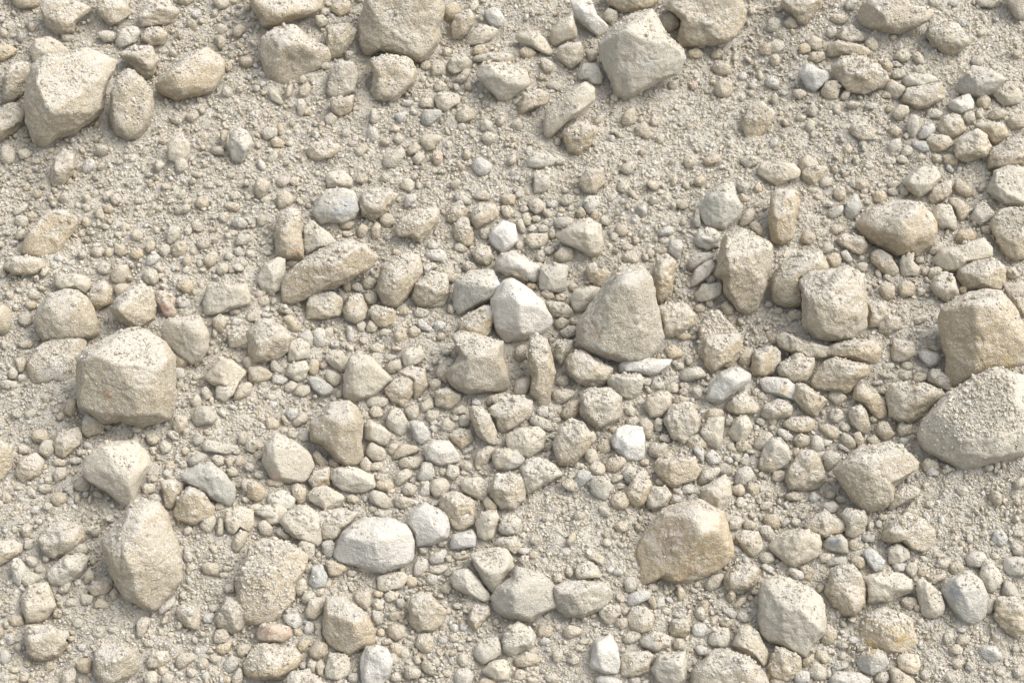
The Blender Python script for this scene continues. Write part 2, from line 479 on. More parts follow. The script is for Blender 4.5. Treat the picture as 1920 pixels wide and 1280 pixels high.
c r|820,570 860,540 910,560 900,600 830,600||
o c r|60 180 80 60 0
o c r|45 145 80 60 0
o c r|75 80 60 50 0
o t r|180 365 80 60 0
o t r|255 390 60 50 0
o t r|370 300 80 60 0
o t r|300 470 60 100 0
o c r|215 640 80 110 0
o c r|190 710 90 50 0
o t r|460 870 90 70 0
o t r|150 870 100 60 0
o c r|440 285 60 50 0
o c r|400 150 60 50 0
o c r|490 155 60 50 0
o t r|1110 600 110 70 0
o c r|1140 530 80 50 0
o t r|370 950 90 70 0
o c r|90 290 70 50 0
o c r|60 560 80 80 0
o t r|620 330 70 90 0
o t r|110 370 80 110 0
o t r|1630 1110 60 50 0
o c r|1480 1000 70 60 0
o t r|1850 130 70 80 0
o t r|1280 1240 130 70 0
o y r|1410 80 110 90 0
o t r|470 1130 90 60 0
T 1440 320
c r|-80,20 -60,-60 60,-80 200,-50 250,0 240,50 150,80 70,120 0,90||
t r|250,20 300,-40 440,-30 420,30 350,120 260,90||
c r|380,110 420,40 490,60 480,110 400,130||
y a|0,360 20,180 60,130 210,140 240,230 200,400 190,520 100,560 20,530|@60,350|
c r|595,90 650,60 690,90 660,140 610,120||
g a|570,300 600,210 670,165 710,270 680,330 620,380 580,350||
w r|400,230 440,220 500,240 480,275 410,270||
g a|435,320 480,280 575,250 560,320 480,375||
t r|450,450 500,400 580,420 570,460 490,490||
c a|1000,90 1060,20 1150,-40 1260,-30 1300,50 1230,150 1130,210 1060,150|@1100,90|pale-topped block above the big dust-capped oval boulder
t a|1190,210 1240,120 1380,60 1380,160 1320,230 1230,260||
t r|1390,110 1420,55 1480,80 1540,170 1500,210 1420,180||
c a|1640,150 1700,0 1800,-40 1940,-30 1940,260 1780,260 1700,210|@1750,150|smooth pale grey boulder cut by the right edge
c a|1230,300 1280,250 1370,260 1415,370 1410,460 1350,430 1290,430 1240,380||
t a|1330,220 1400,190 1490,240 1530,320 1440,390 1400,280||
g a|1505,360 1560,260 1620,220 1700,320 1680,360 1590,415||
t r|660,400 720,300 860,250 1000,230 1150,250 1240,360 1265,460 1230,560 1110,650 970,640 860,580 740,520|@1150,350|big brown oval boulder with a cap of white dust
y r|1390,520 1410,460 1520,430 1570,480 1550,530 1450,560||small stone with a rusty orange spot
t a|1660,400 1740,290 1860,280 1960,280 1960,660 1850,680 1760,630 1700,500||dusty slab-sided rock on the right edge
c a|1220,690 1290,590 1420,560 1620,500 1680,580 1680,650 1500,700 1420,760 1330,760||long log-like stone lying toward the right
c a|985,690 1010,630 1100,610 1090,680 1145,730 1120,790 1000,800||
c a|1190,800 1220,720 1300,720 1310,750 1220,830||
g a|1215,870 1240,800 1330,750 1400,800 1435,920 1330,985 1250,930|@1270,930|smooth greenish-grey stone with a pale rim
y a|1405,790 1420,740 1560,670 1690,660 1780,720 1780,850 1750,910 1600,880 1480,890|@1600,790|buff block above the large right-hand boulder
t a|760,610 830,580 930,640 985,750 950,810 850,760 770,680||
t r|500,530 570,460 720,500 750,580 700,640 600,600||
c r|390,580 450,530 500,570 480,610 410,630||
t r|430,660 480,610 540,620 560,700 480,750||
w a|540,610 590,590 640,670 620,700 560,670||
c r|650,710 700,680 760,700 730,760 660,750||
t a|10,900 20,800 100,690 240,600 400,600 460,740 400,780 300,760 260,860 260,1020 130,1030 40,990|@110,840|shadow-sided tan rock behind the large cracked one
t a|235,820 300,760 430,750 590,710 720,780 720,900 740,1010 740,1180 650,1250 560,1280 370,1270 270,1180 260,1010|@450,1010|large tan rock with pale streaks and a cracked face
t r|480,760 560,710 660,750 640,800 500,790||
t r|820,890 870,820 950,860 950,950 880,980||
t r|960,870 1020,810 1100,850 1100,930 1000,960||
c r|1060,1130 1120,1090 1200,1080 1200,1120 1120,1160||
t r|820,1160 880,1080 990,1100 990,1190 900,1240 830,1210||
t r|740,1000 860,980 900,1080 820,1180 750,1180||
t a|1280,1150 1300,1030 1480,920 1640,890 1750,900 1850,1020 1920,1200 2000,1400 1940,1450 1700,1500 1400,1620 1330,1560 1340,1400 1310,1280|@1520,950|huge smooth tan boulder at the right side
t a|1760,850 1940,830 1960,1120 1880,1080 1800,960||
c r|1790,740 1850,720 1890,790 1830,825 1790,800||
t r|1150,740 1190,710 1230,740 1200,795 1150,790||
t r|60,1240 130,1210 250,1260 400,1300 500,1340 480,1400 300,1410 80,1330||
o t r|700 100 130 120 0
o c r|720 150 60 60 0
o c r|930 160 90 70 20
o c r|1020 150 80 80 0
o t r|840 200 130 120 0
o t r|540 170 90 120 0
o c r|340 150 100 60 0
o c r|740 235 60 50 0
o c r|605 150 60 50 0
o t r|430 395 70 70 0
o c r|940 100 110 80 0
o c r|1230 250 50 40 0
o t r|300 510 110 110 0
o c r|900 800 60 50 0
o c r|700 660 60 50 0
o t r|1540 40 0 0 0
o c r|1150 910 70 80 0
o t r|1460 890 60 60 0
o t r|1130 670 80 60 0
o t r|200 1080 150 90 0
o c r|400 250 0 0 0
o t r|1650 450 120 70 0
o t r|1260 590 130 90 -20
o t r|80 1050 90 60 0
o c r|60 1110 80 40 0
o c r|930 600 60 50 0
o c r|1130 1200 50 50 0
o c r|1380 600 60 50 0
T 0 640
t a|200,180 260,60 400,-30 560,-70 660,-20 640,200 580,380 400,300 230,330 210,250||pale flat rock partly buried left of the biggest left boulder
t a|580,130 640,60 760,0 840,-50 1000,-110 1100,-90 1240,10 1310,110 1310,330 1330,420 1300,520 1270,580 1060,640 950,620 900,600 790,610 600,490 585,380|@1140,330|huge pale tan boulder with a rusty spot at the left side
t a|1310,80 1430,120 1400,180 1320,230||
c a|1525,270 1590,180 1650,110 1740,130 1850,230 1800,300 1700,350 1600,330|@1640,150|
c a|1620,330 1700,300 1800,290 1760,390 1690,460 1610,420||
t a|1780,330 1870,290 1900,330 1870,410 1740,450||
w r|1285,230 1310,195 1380,195 1390,270 1310,290||
t r|610,600 650,535 740,560 800,630 760,690 650,725 610,690|@680,560|
t r|400,760 440,680 590,635 620,720 600,780 480,880 410,850||
c r|285,800 320,740 400,730 410,830 360,880 290,840||
t r|230,700 260,660 340,655 380,720 340,770 240,750||
c r|130,790 170,765 230,800 215,840 140,845||
w a|165,740 200,720 230,745 210,765||
t r|115,990 150,880 270,820 340,900 300,1010 160,1065||dusty round mound of stone left of the pale heart-shaped block
y a|-80,720 20,740 90,800 100,920 30,1020 -60,1080||
c r|395,1000 430,940 500,950 510,1010 410,1070||
w a|460,1100 550,1070 555,1160 530,1165||
t r|550,1060 610,1010 700,1080 660,1130 570,1120||
c a|625,960 640,860 760,760 1020,740 1120,860 1130,930 1040,1100 1000,1230 930,1240 820,1140 660,1040|@960,980|pale heart-shaped block pointing downhill
c r|1195,790 1220,730 1290,770 1280,830 1210,850||
t r|1090,700 1150,680 1210,730 1170,780 1100,760||
t r|1285,620 1320,550 1420,560 1400,660 1320,710||
g a|1425,580 1470,490 1560,480 1640,570 1600,620 1480,640|@1560,520|
w a|1620,530 1660,500 1700,530 1690,580||
c r|1420,450 1480,380 1510,420 1510,490 1450,500||
c r|1505,370 1540,320 1590,390 1590,440 1540,445||
c r|1440,740 1470,690 1520,700 1520,760 1470,790||
g a|1500,770 1550,730 1810,790 1810,810 1700,850 1530,820||
g a|1400,900 1460,810 1560,850 1560,890 1430,950||
t r|1780,690 1830,670 1860,700 1840,780 1790,760||
g a|1340,1000 1480,920 1580,895 1700,1000 1770,1110 1760,1200 1720,1240 1580,1180 1480,1100 1400,1060|@1580,900|grey-faced angular block leaning over its darker neighbour
t a|1300,1280 1330,1180 1410,1080 1540,1130 1610,1240 1600,1340 1450,1380 1320,1340|@1420,1090|
t a|1200,1050 1290,1030 1380,1040 1370,1130 1300,1270 1240,1250 1220,1120||
w r|1210,980 1250,950 1300,970 1290,1020 1240,1035||
c r|1580,880 1610,845 1680,860 1680,920 1630,940||
t r|1685,890 1720,855 1755,890 1740,950 1700,950||
c a|1600,1230 1630,1200 1690,1220 1680,1260 1600,1270||
c a|1790,1040 1840,1020 1930,1060 1960,1150 1920,1190 1820,1110||
c a|1060,1110 1080,1060 1170,1070 1160,1130 1080,1160||
c a|960,1240 1060,1200 1200,1200 1240,1270 1200,1400 1050,1420 960,1330||
c r|1800,140 1850,110 1940,110 1920,190 1850,220||
c r|1860,260 1880,190 1960,190 1970,280 1900,310||
t r|105,140 150,110 200,140 190,230 140,240||
c a|55,230 90,180 135,220 130,280 70,280||
t r|480,530 510,420 570,420 570,540 530,580||
t r|180,540 230,500 290,520 270,570 190,580||
c r|80,530 120,500 180,520 160,580 90,570||
y r|370,1180 430,1120 500,1130 510,1200 420,1245||
t r|380,890 440,870 510,900 490,940 400,930||
c r|10,1160 40,1125 90,1160 80,1210 20,1210||
w r|230,1260 260,1225 300,1245 290,1290 240,1290||
o c r|165 275 70 60 0
o c r|105 320 90 70 0
o c r|40 320 90 80 0
o c r|30 20 60 80 0
o c r|1350 320 70 60 0
o c r|1480 270 80 60 0
o w r|1740 490 70 40 20
o c r|1020 660 80 60 0
o c r|1010 740 80 60 0
o w r|660 785 100 60 20
o w a|845 850 110 40 0
o c r|610 830 80 60 0
o c r|560 890 110 60 0
o c r|1150 805 80 40 0
o t r|1390 820 80 70 0
o w r|1330 890 50 40 0
o c r|1370 930 70 70 0
o t r|1270 940 90 100 0
o c r|1140 1030 90 50 0
o t r|1280 1050 90 80 0
o t r|1750 980 110 90 0
o w r|1770 830 70 40 0
o c r|1890 780 100 110 0
o t r|1800 900 80 90 0
o w a|1870 940 80 80 0
o c r|1560 680 70 60 0
o c r|1290 700 110 60 30
o c r|1850 640 70 60 0
o w r|1170 1180 120 70 0
o c r|1840 1180 80 60 0
o c r|640 1145 60 50 0
o c r|360 1240 80 60 0
o t r|340 1100 120 80 0
o c r|360 1040 70 80 0
o t r|200 20 130 80 0
o c r|350 430 60 90 0
o t r|450 560 80 60 0
o c r|110 850 60 60 0
o c r|420 520 60 40 0
T 480 640
t a|720,0 0,0 0,0||
c a|230,100 250,0 330,-30 400,10 415,120 330,140 240,160||
c r|215,240 250,170 370,140 400,200 370,280 310,310 230,260||
c a|500,120 560,60 650,70 690,150 680,220 640,245 570,190||
g a|105,180 120,105 210,220 200,250 110,220||
y r|-60,190 40,185 120,230 120,270 20,310 -60,300||
w a|110,290 130,240 260,280 200,325 130,320||
t r|210,340 260,290 320,320 260,390 215,380||
c r|265,390 330,320 410,330 415,380 350,425||
g r|385,290 420,260 480,270 590,350 570,400 500,415 430,370|@440,300|smooth dark greenish egg-like pebble
c r|510,250 540,205 650,260 630,330 580,340 520,290||
c a|650,430 660,260 690,110 780,70 860,110 960,210 1030,285 960,350 870,420 740,450|@760,130|broad pale shovel-shaped stone
t a|950,360 1010,300 1130,235 1190,270 1200,380 1100,490 1000,440||
t r|1040,230 1150,185 1270,200 1290,330 1250,400 1180,440 1180,280||
c r|1085,110 1120,50 1240,25 1270,120 1200,180 1110,195||
c r|965,200 1000,150 1080,130 1100,210 1010,255||
c r|955,120 1000,90 1060,110 1010,160||
t a|1350,250 1380,130 1500,130 1440,330 1390,300||
t a|1460,-50 1560,-80 1860,0 1860,120 1900,250 1905,330 1850,380 1600,400 1500,370 1450,320 1430,220 1530,110|@1650,150|blocky tan rock under the white pyramid with a sandy cream front
c r|1290,310 1330,275 1390,285 1390,350 1310,380||
t a|1335,430 1340,370 1430,340 1540,400 1540,450 1450,515 1340,480|@1430,350|small tan stone with one flat dark side
t r|1460,530 1540,460 1580,500 1570,540 1490,560||
c r|1230,470 1300,410 1335,430 1330,500 1250,540||
c a|800,470 850,410 990,420 995,470 940,500 820,490||
c r|840,530 870,480 940,490 955,560 880,580||
c a|970,620 1010,470 1100,520 1140,600 1130,690 1080,715 990,650||
c r|1110,510 1150,475 1230,500 1220,580 1150,600||
c r|1260,570 1290,510 1380,520 1380,580 1320,610 1270,600||
w a|1145,600 1180,585 1250,600 1310,680 1290,740 1240,785 1190,730|@1190,620|white splintered chip left of centre-bottom
w r|1295,640 1330,620 1370,670 1330,690||
c a|1380,640 1420,560 1520,640 1480,690 1390,670||
c r|1515,590 1550,540 1610,590 1600,640 1530,640||
t a|1590,540 1620,480 1700,490 1760,560 1810,680 1810,790 1740,770 1650,690|@1700,560|upright narrow stone with crumbly sides
t a|1720,510 1830,440 1960,410 2080,440 2080,540 1960,640 1830,700 1790,580||
t a|1430,700 1520,650 1620,660 1650,740 1540,810 1480,760||
w a|1620,440 1670,430 1700,480 1620,480||
t r|1715,450 1760,400 1900,380 1880,430 1740,500||
t a|395,610 450,570 560,450 700,440 760,490 805,600 795,760 815,900 680,945 600,900 480,770 410,740|@620,640|tall brown boulder with a ridge down its front
c a|45,890 60,760 150,680 300,750 400,830 440,920 390,1050 260,1060 230,1060 130,1050 90,1000|@110,800|pale blocky rock with a rough pinkish front face
w r|210,540 240,495 320,510 320,570 260,600||
c a|265,610 340,520 410,570 380,610 300,640||
w a|300,730 350,670 400,680 405,740 340,760||
c a|800,620 850,580 960,640 1025,700 980,800 900,760 810,730|@860,610|
c a|820,810 860,745 960,800 990,870 960,900 880,900 820,850|@870,770|
c a|985,820 1000,770 1080,760 1060,810 1020,860||
t a|1000,900 1030,830 1100,760 1240,790 1240,820 1130,860||
t r|1040,910 1100,870 1280,850 1240,950 1130,970||
t r|420,850 450,800 540,900 530,940 450,940||
c r|770,920 820,850 870,910 860,980 800,970||
t r|390,1040 430,960 550,940 560,1000 560,1080 420,1120||
w a|1250,790 1320,740 1450,740 1530,850 1530,900 1380,935 1270,890|@1330,830|grey-white wedge-shaped block below the white splintered chip
c r|550,1020 580,950 720,940 880,1000 895,1080 830,1130 700,1140 580,1080|@700,960|long cream oval stone below the tall brown boulder
c r|380,1150 430,1090 530,1080 670,1160 640,1230 520,1270 400,1200||
c a|70,1200 100,1140 230,1110 300,1180 270,1270 110,1250||
t r|260,1100 290,1055 380,1090 380,1200 320,1230 280,1170||
y r|-70,1060 0,1040 75,1110 60,1180 0,1200 -70,1170||
g a|1195,1030 1250,900 1320,900 1350,1000 1310,1050 1240,1055|@1240,920|small upright grey prism
c r|1420,1000 1440,920 1520,930 1530,1000 1480,1050||
c a|1030,1050 1050,990 1130,940 1190,1000 1060,1100||
w a|1220,1150 1250,1050 1300,1040 1310,1150 1260,1170||
c r|1300,1110 1320,1030 1420,1020 1460,1080 1430,1150 1350,1180||
c a|1535,1070 1560,1020 1680,1010 1740,1080 1740,1180 1720,1215 1640,1170 1550,1120||
t r|1090,1110 1130,1050 1220,1090 1180,1160 1100,1150||
c a|840,1140 870,1110 960,1130 1030,1200 1000,1260 930,1250 850,1200||
c a|1030,1170 1060,1150 1230,1190 1120,1270 1040,1230||
t r|1370,1220 1390,1150 1500,1130 1640,1190 1640,1280 1560,1350 1450,1340 1380,1280||
t r|1755,1110 1800,1010 1900,970 2000,1010 2020,1180 1940,1260 1840,1260 1780,1190||
t a|1630,930 1650,830 1750,770 1800,800 1740,920 1650,960||
c r|1765,870 1780,810 1900,800 1960,830 1950,940 1880,980 1800,950||
w a|1540,840 1560,810 1640,780 1630,810 1560,850||
q a|1545,880 1580,850 1620,850 1600,880||
c r|1525,920 1570,895 1630,920 1610,980 1540,970||
q a|1520,990 1550,960 1600,990 1560,1010||
t r|1700,1200 1740,1160 1810,1220 1800,1290 1730,1280||
t r|180,560 200,540 260,620 220,650||
c a|60,1290 160,1210 230,1260 250,1360 90,1380||
c r|-60,1230 20,1210 80,1250 40,1310 -50,1300||
o c r|470 20 110 60 0
o w r|590 20 80 60 0
o w r|710 50 80 50 20
o c r|890 110 70 60 0
o c r|900 50 150 80 0
o t r|430 190 80 130 10
o q r|510 180 70 60 0
o c r|1275 185 80 50 30
o c r|1340 150 50 80 0
o c r|1430 80 90 60 0
o q r|1330 90 50 40 0
o c r|820 550 80 70 0
o c r|45 315 70 60 0
o c r|620 390 60 60 0
o c r|110 415 90 60 0
o w r|130 475 80 60 0
o w r|300 455 50 50 30
o t r|120 620 120 100 0
o c r|210 665 80 60 0
o c r|270 700 90 70 0
o c r|25 790 60 80 0
o c r|20 850 80 60 0
o w r|1330 610 70 50 0
o c r|1170 465 80 40 0
o w r|820 1180 40 60 0
o t r|730 1180 110 60 0
o t r|960 1080 160 100 0
o t r|910 930 140 70 -10
o c r|970 970 100 50 -20
o t r|590 910 90 80 0
o t r|1400 980 80 70 0
o w a|1480 1095 60 40 0
o c r|1210 1070 50 40 0
o c r|1010 1120 80 50 20
o w r|1660 1220 60 60 0
o c r|880 1260 80 50 0
o t r|140 1060 150 60 10
o t r|25 1000 90 80 0
o c r|1490 580 90 50 0
o t r|1490 230 0 0 0
T 960 640
t a|130,-40 200,-60 270,0 330,230 290,350 290,480 220,520 180,440 130,400 150,260 110,190|@210,100|narrow upright spine of stone right of the blocky tan rock
t r|310,120 330,0 460,-10 470,80 400,140 370,200||
t r|400,160 430,100 520,50 640,140 760,200 720,320 620,350 500,320 420,240|@520,100|dark round stone tucked under the great pyramid boulder
w a|785,180 840,140 1000,105 1080,130 1205,130 1190,180 1100,240 1030,260 860,230 790,240|@960,200|pale sliver with a bright white edge under the great pyramid boulder
c r|715,290 740,250 860,240 960,240 1000,290 960,400 930,440 820,420 720,330|@850,250|
t r|505,560 520,420 580,350 740,350 820,420 820,560 760,610 640,660 560,620|@640,360|round rolled-looking tan stone at right of centre
t r|360,550 400,460 510,430 510,540 450,590 380,580||
c r|315,300 350,260 430,250 430,320 370,350||
t r|290,380 340,360 500,360 470,410 370,480 310,450||
c r|0,370 30,290 130,255 155,300 110,400 30,410||
t a|-170,420 -40,400 60,400 160,480 150,530 0,640 -60,560||
w r|180,520 220,475 270,490 280,570 200,570||
c r|100,590 180,550 300,600 310,680 180,650||
c a|-60,700 60,650 200,630 260,690 240,800 130,880 -20,850||
t r|310,790 350,640 440,570 540,600 600,700 560,830 450,940 350,930|@470,620|
g a|-130,880 -60,820 40,810 100,880 60,950 -30,980 -110,950||
t r|55,950 110,890 200,870 330,930 390,1000 300,1050 190,1110 110,1150 70,1080|@200,960|
c r|985,490 1010,420 1100,370 1200,390 1190,500 1110,580 1040,570||
t r|1140,590 1170,500 1290,455 1370,470 1410,580 1390,680 1290,765 1200,720|@1230,620|plump round tan stone with a smooth side
c a|1150,340 1200,300 1250,320 1250,380 1170,390||
c a|1030,360 1060,270 1110,260 1145,340 1110,370||
t r|1200,450 1240,400 1330,420 1310,460 1210,480||
c a|1225,270 1310,200 1400,180 1465,240 1450,270 1310,310|@1370,240|
w a|1450,440 1470,350 1560,230 1690,185 1790,240 1790,300 1660,400 1560,470 1510,465|@1690,300|pale smooth boat-shaped stone leaning right
c r|1205,170 1240,145 1290,170 1290,210 1240,220||
t r|1290,130 1320,95 1360,150 1320,190||
y r|1125,60 1200,10 1290,80 1270,120 1190,140||
t a|1430,-30 1540,-60 1700,-60 1740,40 1630,150 1500,250 1440,180||
t r|1690,160 1720,60 1770,30 1810,100 1790,180 1730,195||
t a|1785,210 1815,60 1960,40 1960,230 1890,275 1800,260|@1870,120|
c r|1345,370 1370,330 1420,350 1430,420 1370,440||
w a|1430,370 1470,340 1480,380 1450,400||
t a|1590,490 1650,410 1750,370 1860,490 1840,540 1700,560 1600,530|@1680,470|
w a|1845,290 1900,265 2070,270 2180,370 2170,420 2110,440 2020,420 1880,370|@2020,400|white-topped flat chip with a yellow underside
y r|1860,520 1900,470 2020,420 2110,480 2100,560 1960,590 1870,570||bright ochre stone under the white-topped chip
t a|1440,570 1480,500 1590,510 1590,560 1540,600 1450,600||
c r|1400,680 1460,590 1590,560 1590,720 1540,810 1460,780||
c a|1605,690 1680,570 1760,550 1810,640 1740,770 1680,760|@1740,620|
c r|1800,790 1840,720 1920,670 1960,690 1940,770 1850,830||
w a|745,740 780,650 850,620 980,640 1000,720 990,880 940,900 850,890 800,840 750,790|@850,800|bright white angular block with a rough front in the lower middle
t r|1015,800 1040,755 1170,765 1170,880 1100,890 1030,850|@1090,800|
t r|1080,740 1130,680 1190,720 1180,760||
c r|1060,610 1090,565 1140,590 1130,680 1070,680||
t r|950,600 1000,560 1060,620 1050,730 990,740||
c r|840,500 890,470 940,520 910,570 850,550||
t r|625,800 660,730 730,730 750,830 680,860||
c r|540,860 560,800 620,800 660,880 580,940||
c r|570,950 620,890 700,920 700,1000 610,1010||
t r|690,930 740,860 830,860 870,910 770,1000 710,980||
c a|575,1070 610,1010 720,1005 760,1100 700,1190 640,1180 590,1130|@680,1060|small tan faceted stone above the grit mound
g r|460,1050 500,960 590,970 600,1030 500,1115||
t a|850,1150 880,1060 950,970 1010,970 1050,1080 1000,1220 930,1260 870,1210|@960,1160|grey-sided flat stone standing on edge
c a|820,1000 870,930 930,950 940,1030 870,1080||
c r|1010,1160 1040,1090 1160,1090 1200,1150 1150,1230 1060,1280 1010,1220||
y a|1060,960 1100,890 1380,860 1415,970 1380,1040 1200,1100 1160,1080|@1180,900|squared pinkish-tan block
w a|1265,1100 1300,1065 1365,1070 1365,1140 1280,1150||
w a|1300,1180 1350,1140 1400,1180 1370,1220||
w r|1180,1190 1220,1145 1280,1170 1270,1205 1190,1215||
c r|1375,1040 1430,960 1560,935 1565,980 1500,1050 1400,1085||
w a|1350,800 1390,770 1440,800 1440,950 1410,900||
t r|1300,770 1320,710 1400,690 1480,790 1420,800 1340,830||
w a|1445,850 1500,800 1580,870 1560,920 1470,930||
w a|1660,1080 1690,960 1770,920 1830,1010 1730,1090||
t r|1755,1110 1780,1060 1850,1070 1850,1150 1800,1170||
t a|1850,900 1900,800 2000,760 2000,950 1930,975 1850,970||
w r|1600,880 1640,860 1665,900 1620,925||
o c r|905 600 140 80 10
o c r|700 640 100 60 0
o t r|760 660 80 60 0
o c r|1010 300 90 80 0
o c r|1290 330 90 50 20
o t r|1290 380 80 60 0
o w r|1355 440 40 50 0
o w r|1430 530 70 50 0
o c r|1830 380 70 70 0
o c r|1870 410 80 60 0
o w r|1630 600 70 90 0
o c r|1860 600 90 60 30
o w r|1830 650 50 50 0
o c r|1640 790 60 60 0
o c r|1750 900 80 70 0
o c r|1690 870 60 70 0
o q a|1275 825 50 30 0
o w r|1330 845 40 40 0
o t r|1740 790 130 90 0
o t r|1600 960 120 120 0
o t r|1000 910 80 70 0
o t r|1110 910 80 90 0
o c r|1110 1050 100 60 0
o c r|790 1030 110 50 -30
o c r|810 1090 80 60 0
o w r|320 905 70 40 20
o t r|270 790 70 80 0
o c r|500 930 100 60 0
o c r|440 1020 60 90 0
o c r|490 340 80 60 0
o t r|60 80 90 140 0
o w r|300 715 60 40 0
o c r|340 590 90 50 0
o c r|590 720 90 100 0
o t r|800 1200 150 150 0
o t r|1230 1120 80 50 0
o t r|1500 620 0 0 0
o c r|1230 1220 50 40 0
o t r|1200 240 60 60 0
o t r|1700 1120 120 90 0
T 1440 640
c a|-60,190 -40,90 50,30 100,80 100,150 40,240 -20,260||
t r|65,200 110,140 210,75 345,120 340,190 290,300 200,320 100,260|@200,150|pentagon-like tan stone
c r|120,90 140,60 165,100 140,130||
t a|380,100 470,20 620,-20 800,-10 860,80 830,170 770,160 600,130 450,110|@700,60|
t a|310,300 350,220 420,150 500,110 640,150 770,180 760,260 680,290 620,370 580,390 430,370 330,350|@640,230|wide mottled tan stone with a split right corner
y a|180,430 210,310 270,310 370,380 450,440 360,560 280,530|@240,360|orange-brown bar-shaped stone
c r|435,410 470,360 540,360 610,430 510,480||
y a|630,430 640,330 710,310 820,370 880,440 900,550 840,590 770,540 720,470|@700,400|yellow-brown flat-sided stone
t r|885,410 920,320 1030,300 1150,310 1300,370 1310,400 1240,480 1160,560 1070,610 960,590 910,560|@1060,440|big smooth stone left of the grit-covered slab
g a|1195,290 1220,210 1270,200 1380,280 1385,385 1290,350 1210,310|@1260,290|greenish-grey pointed stone
w r|1115,90 1150,65 1270,80 1300,120 1270,180 1200,200 1140,140|@1180,150|
c r|1195,40 1240,20 1300,60 1290,90 1210,60||
t a|920,60 940,-20 1100,0 1110,90 1060,130 980,160 930,150||
c a|1160,600 1270,480 1300,420 1360,380 1480,300 1700,190 1860,240 1960,280 1960,840 1800,890 1680,930 1560,960 1460,965 1180,830 1130,720|@1600,840|broad tilted slab thickly covered in grey grit
t a|1600,800 1601,800 1600,801||
t a|590,540 620,490 700,470 740,520 770,640 740,700 680,680 620,620|@700,560|
c r|440,560 480,500 560,510 575,580 510,620||
c r|535,630 570,600 630,640 600,680 550,670||
t r|540,700 560,670 640,720 665,780 620,820 560,780||
t r|640,690 690,670 720,750 670,800 640,740||
t r|800,680 830,600 900,600 950,700 880,760||
t r|730,730 800,700 850,760 780,790||
t r|955,660 990,600 1080,620 1080,700 990,715||
g r|970,760 1000,715 1070,730 1040,780||
w a|55,670 90,645 150,670 200,710 150,755 90,720||
t r|190,740 230,690 310,700 310,780 220,810||
w r|320,770 340,690 410,710 425,800 380,840 330,820||
c a|-60,900 -40,800 30,710 100,720 150,790 175,880 120,950 30,980 -40,960|@60,740|round-bottomed pale stone left of the rounded triangular one
t r|130,1020 160,930 240,820 330,810 400,880 435,1040 420,1090 300,1115 160,1110|@300,900|rounded triangular tan stone
c r|405,870 440,810 540,840 540,900 460,975 430,960||
t a|485,970 560,890 680,790 900,750 1010,790 1130,900 1120,960 1050,1000 950,1080 940,1200 860,1260 720,1290 600,1150|@740,930|large brown block with a chipped right corner
t r|360,640 440,610 540,660 530,740 450,720||
t a|940,1130 1050,1060 1150,1100 1140,1150 940,1260 900,1280 890,1240||
w a|1030,1080 1050,990 1070,1050||
t r|1140,940 1190,870 1290,900 1290,960 1180,990||
w r|1175,980 1220,930 1290,980 1270,1010 1190,1010||
c r|1290,970 1340,930 1410,960 1320,1000||
w a|300,1180 340,1120 400,1170 350,1220||
t r|420,1150 460,1110 520,1140 490,1185 430,1180||
w a|400,1240 430,1200 500,1195 540,1240 500,1290 420,1280||
t r|110,1150 200,1120 280,1150 260,1200 130,1190||
w r|105,1220 130,1195 165,1250 150,1270||
t r|1000,1280 1050,1240 1130,1260 1120,1320 1020,1320||
t a|90,620 180,560 300,560 370,600 320,680 200,690||
c r|-10,590 20,540 65,570 60,630 20,630||
o t r|130 470 130 80 0
o c r|1040 180 100 70 0
o c r|1030 250 120 80 0
o c r|1140 270 120 80 0
o c r|900 190 120 70 0
o c r|870 240 120 60 20
o w r|820 310 90 40 0
o c r|790 580 70 60 0
o t r|850 370 100 60 0
o g a|570 800 140 40 30
o t r|700 790 90 50 0
o c r|440 760 90 60 0
o t r|210 840 80 90 0
o t r|80 1010 130 110 0
o t r|550 1180 110 80 0
o c r|1080 1220 60 50 0
o c r|30 650 60 50 0
o c r|1660 950 80 60 0
o c r|1720 930 60 60 0
o c r|1450 1120 100 80 0
o c r|1830 320 110 90 0
o c r|1210 1220 80 60 -20
o c r|1500 600 140 60 10
o c r|500 860 60 60 0
o t r|340 40 60 60 0
o t r|60 -20 110 90 0
o t r|200 20 170 90 0
o c r|1100 20 0 0 0
T 0 960
t a|775,200 920,20 960,-60 1080,-90 1200,-70 1260,0 1290,130 1340,260 1370,380 1370,520 1260,640 1160,735 1060,700 930,640 870,520 790,370 775,290|@960,260|tall teardrop boulder with a grit-covered crest at lower left
c r|355,470 380,410 480,330 600,305 665,340 650,420 580,490 470,555 380,530||smooth lens-shaped pale stone at the lower left
c r|455,270 480,235 640,230 660,270 655,320 540,320 470,330||
t r|290,200 330,130 450,60 620,100 640,220 480,330 400,345 320,290||
t a|-60,220 100,200 170,250 170,300 90,350 0,400 -60,400||
c a|80,390 100,340 140,335 220,430 180,480 150,560 100,530||
c a|150,470 190,435 310,470 315,500 220,560 170,560||
c r|150,640 220,540 350,530 400,620 425,710 350,790 260,830 200,820 170,710|@360,730|knobbly cream stone near the lower left edge
t r|175,900 210,830 400,850 510,990 430,1080 300,1120 210,1050||
w r|385,920 420,870 520,890 530,940 490,970 400,950||
t a|650,570 700,520 800,480 850,490 850,560 790,620 700,630||
c r|620,490 660,430 710,450 720,500 640,545||
c a|700,690 740,635 790,650 830,710 800,730 710,715||
c a|590,650 620,610 710,620 680,690 620,700||
w a|405,630 440,600 475,650 440,680||
c r|480,680 530,640 590,660 580,700 500,710||
w a|1185,770 1190,690 1310,620 1330,650 1280,720 1200,775||
t r|1310,740 1360,690 1470,700 1505,780 1490,890 1400,870 1320,790||
t r|1620,800 1700,640 1800,640 1860,720 1840,860 1740,910 1640,860||
